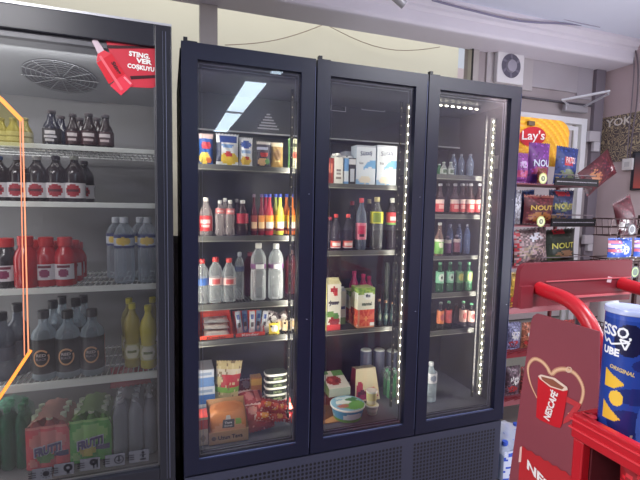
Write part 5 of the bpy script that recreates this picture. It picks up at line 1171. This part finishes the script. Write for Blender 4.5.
chips('maroon chip bag with gold lettering, middle rack tier', 523, 553, 195, 1, .43, mix((92, 34, 42), [('r', .5, .95, .5, .04, (150, 90, 80)), ('e', .5, .25, .4, .16, (170, 110, 60)), ('e', .2, .6, .15, .2, (90, 30, 40))], .2), txt='NOUT', tz=.56, tc=(216, 180, 80))
chips('navy chip bag at the right of the middle rack tier', 548, 573, 190, 1, .48, mix((46, 54, 90), [('e', .5, .5, .4, .12, (120, 130, 90)), ('r', .5, .9, .3, .06, (190, 60, 70)), ('e', .4, .2, .3, .12, (140, 110, 80))], .2), txt='NOUT', tz=.52, tc=(190, 180, 100))
chips('grey speckled chip bag with a red edge, third rack tier', 515, 548, 228, 2, .42, mix((126, 104, 106), [('r', .06, .5, .1, .5, (176, 50, 60)), ('e', .6, .75, .25, .12, (206, 206, 214)), ('e', .5, .35, .4, .2, (150, 130, 110))], .5), roll=-.10)
chips('black green chip bag with gold lettering, third rack tier', 545, 575, 229, 2, .455, mix((44, 50, 42), [('r', .4, .93, .2, .05, (190, 50, 60)), ('e', .6, .25, .3, .12, (150, 110, 80)), ('e', .2, .15, .3, .1, (80, 90, 60))], .1), roll=-.05, txt='NOUT', tz=.52, tc=(196, 190, 80))
chips('silver patterned bag at the cooler edge, third rack tier', 505, 519, 232, 2, .47, mix((140, 136, 140), [('e', .5, .4, .3, .2, (190, 150, 90))], .5))
rr_ = random.Random(5)
low = [(3, 508, 524, 272, (190, 150, 60), 'yellow'), (3, 525, 541, 278, (120, 60, 70), 'maroon'), (3, 542, 558, 276, (60, 90, 150), 'blue'), (3, 560, 576, 278, (130, 120, 120), 'grey'), (4, 506, 520, 322, (110, 110, 140), 'grey blue'), (4, 521, 538, 322, (150, 90, 70), 'brown'), (4, 540, 556, 320, (60, 70, 120), 'dark blue'), (4, 558, 574, 320, (150, 60, 60), 'red'), (5, 505, 519, 366, (90, 70, 80), 'dark'), (5, 520, 536, 366, (130, 60, 60), 'dark red')]
for ti, a_, b_, yt, c_, nm in low:
    chips('%s snack bag on the %s rack tier, partly hidden by the red coffee stand' % (nm, ('fourth', 'fifth', 'lowest')[ti-3]), a_, b_, yt, ti, .44, mix(c_, [('e', .5, .55, .3, .15, (214, 210, 206)), ('e', .4, .25, .3, .12, (190, 60, 60))], .4))
# wrapped pack on the floor
pk = pack('bottle_pack', 'blue and white shrink-wrapped pack on the floor between the cooler and the coffee stand', 1.655, .10, .001, 4, 3, .032, .20, clear_mat((190, 206, 236), .5), (60, 90, 190), (226, 232, 246), lambda u, v: (60, 90, 200) if math.sin(u*19+v*6)*math.sin(v*23) > .35 else (206, 214, 236), group='pack beside the cooler')

# ================================================================== RIGHT-HAND SNACK RACK
sy = .05
SX0 = xof(611, 230, sy); SXW = .42
sr = tag(empty('snack_rack', (SX0+SXW/2, sy+.12, 0)), 'dark wire snack rack at the right edge of the view', 'rack')
def SP(b): b.location = (-sr.location.x, -sr.location.y, 0); return b
wirem = mat((76, 56, 56), .35, metal=.5)
zA0, zA1 = zof(620, 236, sy), zof(620, 219, sy)
def basket(z0, z1, nm='wire_basket'):
    mb = MB(); x0, x1, y0, y1 = SX0, SX0+SXW, sy, sy+.11
    for z_, ins in ((z1, 0), ((z0+z1)/2, .004), (z0, .012)):
        mb.tube([(x0+ins, y0+ins, z_), (x1, y0+ins, z_), (x1, y1, z_), (x0+ins, y1, z_), (x0+ins, y0+ins, z_)], .0032, 5)
    n = 8
    for i in range(n+1):
        x = x0+.012+(x1-x0-.012)*i/n; mb.tube([(x-.008*(i == 0), y0, z1), (x, y0+.012, z0), (x, y1, z0)], .0022, 4)
    for i in range(3):
        y = y0+.02+i*.035; mb.tube([(x0, y, z1), (x0+.012, y, z0), (x1, y, z0)], .0022, 4)
    return SP(mb.build(nm, wirem, sr))
basket(zA0, zA1)
zB = zof(620, 264, sy); basket(zB, zB+.03); zC = zof(620, 330, sy); basket(zC, zC+.05)
for x in (SX0+.24, SX0+SXW-.02): SP(MB().box((x-.01, sy+.112, 0), (x+.01, sy+.13, zA1+.02)).build('post', wirem, sr))
mb = MB(); mb.box((SX0+.05, sy-.02, 0), (SX0+SXW, sy+.15, .03)); SP(mb.build('base', wirem, sr))
p = pY(632, 229.5, sy-.02)
mb = MB()
for (q, cc, yy) in ((.030, (36, 34, 40), 0), (.024, (150, 150, 150), -.0008), (.018, (50, 46, 54), -.0016)): mb.quad([(q*math.cos(2*PI*i/20), yy, q*math.sin(2*PI*i/20)) for i in range(20)], cc)
bd = SP(mb.build('round_badge', print_mat(.4), sr)); bd.location = (bd.location.x+p.x, bd.location.y+p.y, p.z)
p = pY(635, 272, sy-.02); mb = MB()
for (q, cc, yy) in ((.034, (30, 32, 40), 0), (.027, (150, 170, 110), -.0008), (.020, (70, 90, 70), -.0016)): mb.quad([(q*math.cos(2*PI*i/20), yy, q*math.sin(2*PI*i/20)) for i in range(20)], cc)
bd = SP(mb.build('round_badge', print_mat(.4), sr)); bd.location = (bd.location.x+p.x, bd.location.y+p.y, p.z)
def sbag(lb, px0, px1, yt, zbase, y, pf, **k):
    x0, x1 = xof(px0, yt+15, y), xof(px1, yt+15, y); h = zof((px0+px1)/2, yt, y)-zbase-.007
    return bag('snack_bag', lb, 'snack bag', ((x0+x1)/2, y, zbase+.007), x1-x0, h, .06, pf, **k)
sbag('maroon snack bag leaning left with its corner up in the right-hand wire basket', 622, 640, 196, zA0, sy+.055, mix((76, 30, 38), [('e', .2, .35, .2, .15, (214, 210, 206)), ('e', .3, .3, .1, .06, (40, 34, 40)), ('e', .7, .3, .2, .2, (60, 30, 40))], .15), roll=-.42)
sbag('dark maroon snack bag at the very right edge of the right-hand wire basket', 642, 660, 205, zA0, sy+.06, mix((66, 26, 34), [('e', .4, .5, .2, .2, (150, 60, 60))], .15))
bl = lambda: paint((60, 96, 186), ('r', .2, .85, .25, .08, (210, 120, 140)), ('r', .2, .65, .25, .06, (226, 200, 206)), ('r', .2, .48, .25, .06, (200, 100, 120)), ('e', .6, .5, .22, .3, (50, 90, 200)), ('e', .6, .5, .13, .2, (226, 232, 240)), ('e', .62, .5, .06, .1, (50, 80, 180)), ('r', .5, .1, .5, .1, (120, 110, 90)), speck=(.08, [(226, 226, 236)]))
sbag('bright blue snack bag with a white swirl under the right-hand wire basket', 607, 631, 238, zB, sy+.055, bl())
sbag('bright blue and red snack bag at the very right edge, under the basket', 633, 656, 238, zB, sy+.055, bl())
tag(MB().lathe([(0, .02), (.003, .045), (.10, .05), (.16, .047), (.165, .03)], 20, (206, 206, 210)).build('plastic_tub', mat((200, 202, 206), .4), None, smooth=True, loc=(SX0+.10, sy+.055, zC+.004)), 'pale grey tub on the lower basket of the right-hand rack', 'tub')

# ================================================================== RED COFFEE STAND
red = mat((184, 28, 40), .30); redl = mat((122, 34, 46), .45, noise=.06)
HY = -.69; hx0, hx1 = xof(517, 300, HY), xof(631, 280, HY); hz0, hz1 = zof(575, 303.5, HY), zof(575, 262, HY)
cs = tag(empty('coffee_stand', ((hx0+hx1)/2, -.80, 0)), 'red tubular coffee stand with a blank header panel and a NESCAFÉ side panel', 'stand')
def QP(b): b.location = (-cs.location.x, -cs.location.y, 0); return b
mb = MB(); n = 8; rr0 = .028
out = [(hx0, hz0), (hx1, hz0), (hx1, hz1)]+[(hx0+rr0-rr0*math.sin(PI/2*i/n)+.006, hz1-rr0+rr0*math.cos(PI/2*i/n)) for i in range(n+1)]
f_ = [(x, HY, z) for x, z in out]; g_ = [(x, HY+.016, z) for x, z in out]
mb.quad(f_); mb.quad(g_[::-1])
for i in range(len(out)): j = (i+1) % len(out); mb.quad([f_[j], f_[i], g_[i], g_[j]])
hp = QP(mb.build('header_panel', redl, cs))
mb = MB(); mb.box((hx0+.10, HY-.003, hz0+.069), (hx1-.004, HY-.0003, hz0+.072)); mb.box((hx0+.13, HY-.006, hz0+.018), (hx1-.004, HY-.0003, hz0+.024)); mb.build('panel_crease', mat((206, 100, 108), .35), hp)
mb = MB(); mb.box((hx0+.002, HY-.012, hz0), (hx0+.045, HY-.0003, hz0+.062)); mb.build('end_bracket', mat((128, 34, 46), .5), hp)
def path(pix, X): return [at(px, py, 0, X) for px, py in pix]
def smooth(pts, k=6):
    sm = []
    for i in range(len(pts)-1):
        for j in range(k):
            t = j/k; a_ = pts[max(0, i-1)]; b_ = pts[i]; c_ = pts[i+1]; d_ = pts[min(len(pts)-1, i+2)]
            sm.append(.5*((2*b_)+(-a_+c_)*t+(2*a_-5*b_+4*c_-d_)*t*t+(-a_+3*b_-3*c_+d_)*t**3))
    return sm+[pts[-1]]
TXx = hx0+.072
tp = path([(526, 285), (548, 292), (566, 299), (580, 310), (591, 327), (598, 348), (601, 372), (600, 400)], TXx)
tp[0].y = HY-.002
last = tp[-1]; tp += [Vector((TXx, last.y, z_)) for z_ in (.7, .4, .03)]
QP(MB().tube(smooth(tp), .019, 14).build('tube_leg', red, cs, smooth=True))
dx = hx1-.045-TXx
QP(MB().tube([p+Vector((dx, 0, 0)) for p in smooth(tp)], .019, 14).build('tube_leg', red, cs, smooth=True))
QP(MB().box((hx0, min(last.y-.02, HY-.1), 0), (hx1, -.62, .03)).build('base_plate', redm, cs))
p = at(618, 281, 1, HY-.028); mb = MB(); mb.quad([(p.x-.010, HY-.001, p.z-.008), (p.x+.008, HY-.001, p.z-.010), (p.x+.012, HY-.001, p.z+.006), (p.x-.006, HY-.001, p.z+.010)]); mb.build('worn_sticker', mat((214, 190, 196), .5), hp)
# NESCAFE side panel
PX = hx0+.042
pix = [(537, 313.5), (541, 314.5), (599, 331.5), (598, 480), (596, 620), (486, 640), (509, 480), (531, 322), (533, 316)]
pl_ = [at(x, y, 0, PX) for x, y in pix]
# flat sheet stopping just above the base
def clampz(p): return Vector((p.x, p.y, max(p.z, .035)))
pl_ = [clampz(p) for p in pl_]
mb = MB(); mb.quad(pl_); mb.quad([p+Vector((.004, 0, 0)) for p in reversed(pl_)])
for i in range(len(pl_)):
    j = (i+1) % len(pl_); mb.quad([pl_[j], pl_[i], pl_[i]+Vector((.004, 0, 0)), pl_[j]+Vector((.004, 0, 0))])
sp_ = QP(mb.build('side_panel', mat((138, 66, 76), .45, noise=.25, nscale=2.2), cs)); sp_['label'] = 'dark red side panel with a heart and a red cup'
def onp(px, py, k=1): v = at(px, py, 0, PX-.0008*k); return v
def flat(name, pix, c, k, parent=sp_, rough=.35): mb = MB(); mb.quad([onp(x, y, k) for x, y in pix], c); return mb.build(name, print_mat(rough), parent)
# heart outline (photo: glowing cream ribbon)
hl = [(537, 398), (531, 385), (528, 372), (529, 364), (534, 359), (541, 361), (547, 367), (551, 374), (556, 370.5), (563, 369), (571, 371), (578, 377), (583, 388), (582, 399), (577, 409), (568, 414)]
def ribbonp(name, pix, w0, c, k, parent, steps=5):
    P = smooth([onp(x, y, k) for x, y in pix], steps); mb = MB(); n = len(P)
    for i in range(n-1):
        d = (P[i+1]-P[i]).normalized(); nn = Vector((0, -d.z, d.y)); w1 = w0*math.sin(PI*min(.96, max(.04, (i+.5)/n)))**.5; mb.quad([P[i]-nn*w1, P[i+1]-nn*w1, P[i+1]+nn*w1, P[i]+nn*w1], c)
    return mb.build(name, print_mat(.35), parent)
ribbonp('heart_outline', hl, .0062, (206, 150, 120), 1, sp_); ribbonp('heart_outline', hl, .0032, (236, 196, 156), 2, sp_)
flat('printed_cup', [(538, 376), (568, 389), (567, 396), (562, 424), (560, 428), (555, 427), (540, 420), (536, 417), (537, 400)], (204, 32, 44), 3)
flat('cup_handle', [(566, 396), (581, 404), (580, 408), (570, 421), (563, 424), (564, 419), (569, 413), (574, 406), (566, 402)], (196, 60, 66), 3)
flat('cup_rim', [(538, 376), (541, 374.5), (555, 378), (567, 387), (568, 390), (563, 391), (550, 387), (540, 379)], (236, 214, 196), 4)
flat('cup_coffee', [(541, 376.3), (553, 379.5), (564, 387.5), (562, 389.5), (551, 386), (542, 379.5)], (150, 90, 70), 5)
ribbonp('heart_dot', [(568, 367), (571, 368), (571, 371), (568, 372), (566, 370), (568, 367)], .002, (236, 206, 180), 4, sp_, 3)
def ptext(s, cx, cy, wpx, hpx, rot, c, k, shear=0.):
    v0 = onp(cx, cy, k); ex = onp(cx+.5, cy, k)-onp(cx-.5, cy, k); ex = Vector((0, ex.y, 0)); ez = Vector((0, 0, (onp(cx, cy-.5, k)-onp(cx, cy+.5, k)).z))
    cr_, sr_ = math.cos(rot), math.sin(rot)
    def pl(x, y): return v0+ex*(x*cr_-y*sr_)+ez*(x*sr_+y*cr_)+ez*(-.31)*(x*cr_-y*sr_)*shear
    return text(s, wpx, hpx, pl, c, sp_, 'lettering', .04)
ptext('NESCAFÉ', 550, 405, 33, 8.0, 1.36, (244, 236, 232), 6)
# packet picture at the foot of the panel
flat('printed_packet', [(521, 447)]+[(523+i*4.2, 446+i*2.5+(2.0 if i % 2 else 0)) for i in range(14)]+[(578, 488), (574, 520), (516, 520), (519, 470)], (190, 44, 50), 3)
flat('packet_edge', [(520, 447), (522, 446.5), (521, 462), (518.5, 462)], (236, 196, 186), 4)
ptext('NESCAFÉ', 554, 492, 62, 13, 0, (244, 238, 236), 5, 1.0)

# ================================================================== RED BASKET AND BLUE CRISP CAN
cor = CAM+ray(572, 412)*(.93/F)
bx0, by1, bz = cor.x, cor.y, cor.z; bx1, by0 = bx0+.46, -1.50
bk = tag(empty('counter_bin', ((bx0+bx1)/2, (by0+by1)/2, 0)), 'glossy red plastic bin with a thick rolled rim, lower right corner', 'bin')
def BP(b): b.location = (-bk.location.x, -bk.location.y, 0); return b
mb = MB(); t = .020; hr = .055
def frame(z0, z1, o, tt):
    mb.box((bx0-o, by0-o, z0), (bx0-o+tt, by1+o, z1)); mb.box((bx1+o-tt, by0-o, z0), (bx1+o, by1+o, z1)); mb.box((bx0-o+tt, by1+o-tt, z0), (bx1+o-tt, by1+o, z1)); mb.box((bx0-o+tt, by0-o, z0), (bx1+o-tt, by0-o+tt, z1))
frame(bz-hr, bz, 0, t); rim = BP(mb.build('rim', red, bk, bevel=.004))
mb = MB(); frame(bz-hr*.62, bz-hr*.55, .0035, .004); frame(bz-hr*.28, bz-hr*.22, .0025, .004); mb.build('rim_groove', mat((222, 66, 74), .25), rim)
BP(MB().box((bx0+t, by0+t, bz-.062), (bx1-t, by1-t, bz-.054)).build('top_deck', mat((52, 22, 30), .5), bk))
for (x, y) in ((bx0+.016, by1-.016), (bx1-.016, by1-.016), (bx0+.016, by0+.016), (bx1-.016, by0+.016)):
    BP(MB().box((x-.012, y-.012, 0), (x+.012, y+.012, bz-hr-.0005)).build('corner_post', red, bk, bevel=.003))
BP(MB().box((bx1-.03, by0+.03, .02), (bx1-.022, by1-.03, bz-.07)).build('back_board', mat((60, 22, 28), .6), bk))
BP(MB().box((bx0+.03, by1-.03, .02), (bx1-.03, by1-.022, bz-.07)).build('end_board', mat((90, 26, 34), .6), bk))
zsf = bz-.24; BP(MB().box((bx0+.006, by0+.01, zsf-.008), (bx1-.03, by1-.032, zsf)).build('inner_shelf', redm, bk))
lidp = CAM+ray(590, 407.5)*(.915/F)
o = MB().lathe([(0, .014), (.003, .014), (.004, .012)], 24).build('rim_cap', mat((206, 52, 60), .3), bk, smooth=True); BP(o); o.location = (o.location.x+bx0+.024, o.location.y+by1-.022, bz-.004)
for k, (px, py) in enumerate(((618, 468), (637, 474))):
    p = at(px, py, 0, bx0+.07); w_ = .13
    o = bag('red_packet', 'shiny red packet inside the red bin, %s' % ('left, nearer the corner post', 'right, at the picture edge')[k], 'packet', (bx0+.075, by1-.13-.165*k, zsf+.012), w_, .15, .045, mix((170, 30, 40), [('e', .4, .5, .3, .1, (214, 90, 96)), ('e', .7, .3, .1, .2, (110, 16, 26))], .15), rz=-PI/2+.15, roll=.05*k, tilt=0)
cn = CAM+ray(624, 380)*(.90/F); cx_, cy_ = cn.x, cn.y
zc0 = bz-.054; top = (CAM+ray(624, 306)*(.90/F)).z; ch = top-zc0; cr2 = .0420
can = tag(empty('crisp_can', (cx_, cy_, zc0+.001), -.96), 'tall blue crisp can with yellow chip shapes and ORIGINAL lettering, standing in the red bin', 'can')
def canp(u, z):
    v = z/ch
    c = (36, 66, 150)
    if math.hypot((u-.515)/.105, (v-.79)/.115) < 1: c = (22, 24, 62)
    if math.hypot((u-.60)/.16, (v-.40)/.06) < 1 or math.hypot((u-.66)/.12, (v-.62)/.05) < 1: c = (30, 44, 110)
    if v > .93: c = (50, 80, 170)
    if math.hypot((u-.54)/.14, (v-.20)/.10) < 1: c = (28, 40, 104)
    if math.hypot((u-.70)/.1, (v-.2)/.2) < 1: c = (60, 90, 170)
    # chips
    def tri(cu, cv, s):
        du, dv = (u-cu)/s, (v-cv)/s*.9
        return dv > -.55+.5*du*du and dv < .35-1.15*abs(du)**1.2*.6 and abs(du) < .62
    if math.hypot((u-.455)/.048, (v-.37)/.055) < 1: c = (238, 196, 70)
    a = (v-.50); 
    if .44-.0 < v < .60 and u < .50 and (u-.36) < .15*(1-abs(v-.48)/.09) and u > .36: c = (236, 190, 62)
    if .20 < v < .33 and u > .36 and (u-.36) < .135*(1-abs(v-.225)/.075 if v < .225 else 1-(v-.225)/.11): c = (232, 184, 60)
    return c
nz_ = 120
mb = MB().lathe([(0, cr2*.97)]+[(ch*.965*(i+.3)/nz_, cr2) for i in range(nz_)]+[(ch*.965, cr2)], 160, canp); mb.build('can_body', print_mat(.25), can, smooth=True)
MB().lathe([(ch*.962, cr2*1.03), (ch*.966, cr2*1.06), (ch*.99, cr2*1.06), (ch, cr2*1.02), (ch*.992, cr2*.92), (ch*.985, 0)], 48, (190, 200, 232)).build('lid', mat((176, 186, 222), .2), can, smooth=True)
rt = cr2+.0006
def onc(th0, zc_, rot=0.):
    def pl(x, y):
        X_ = x*math.cos(rot)-y*math.sin(rot); Z_ = x*math.sin(rot)+y*math.cos(rot); t_ = th0+X_/rt
        return (rt*math.sin(t_), -rt*math.cos(t_), zc_+Z_)
    return pl
wh = (240, 242, 246)
text('ESSO', .056, .023, onc(-.62, ch*.842, -.04), wh, can, bold=.03)
text(',', .005, .008, onc(.10, ch*.80), wh, can)
text('UBE', .034, .016, onc(-.68, ch*.695, -.04), wh, can, bold=.05)
text('ORIGINAL', .046, .0085, onc(-.12, ch*.575, -.22), (214, 190, 120), can, bold=.03)
mb = MB()
def seg(a_, b_, w_):
    d = Vector((b_[0]-a_[0], b_[1]-a_[1])).normalized(); n_ = (-d.y*w_, d.x*w_); N_ = 6; f = onc(-.16, ch*.765)
    for i in range(N_):
        p_ = [a_[0]+(b_[0]-a_[0])*i/N_, a_[1]+(b_[1]-a_[1])*i/N_]; q_ = [a_[0]+(b_[0]-a_[0])*(i+1)/N_, a_[1]+(b_[1]-a_[1])*(i+1)/N_]
        mb.quad([f(p_[0]-n_[0], p_[1]-n_[1]), f(q_[0]-n_[0], q_[1]-n_[1]), f(q_[0]+n_[0], q_[1]+n_[1]), f(p_[0]+n_[0], p_[1]+n_[1])], wh)
seg((-.044, .012), (-.034, -.004), .0018); seg((-.034, -.004), (-.028, .004), .0018); seg((-.028, .004), (-.022, -.006), .0018); seg((-.022, -.006), (.008, .004), .0018)
seg((.010, .005), (-.006, .008), .0020); seg((.010, .005), (.004, -.012), .0020); seg((-.006, .008), (.004, -.012), .0015)
mb.build('arrow_mark', print_mat(.4), can)
text('g', .006, .006, onc(.45, ch*.12), (180, 170, 150), can)
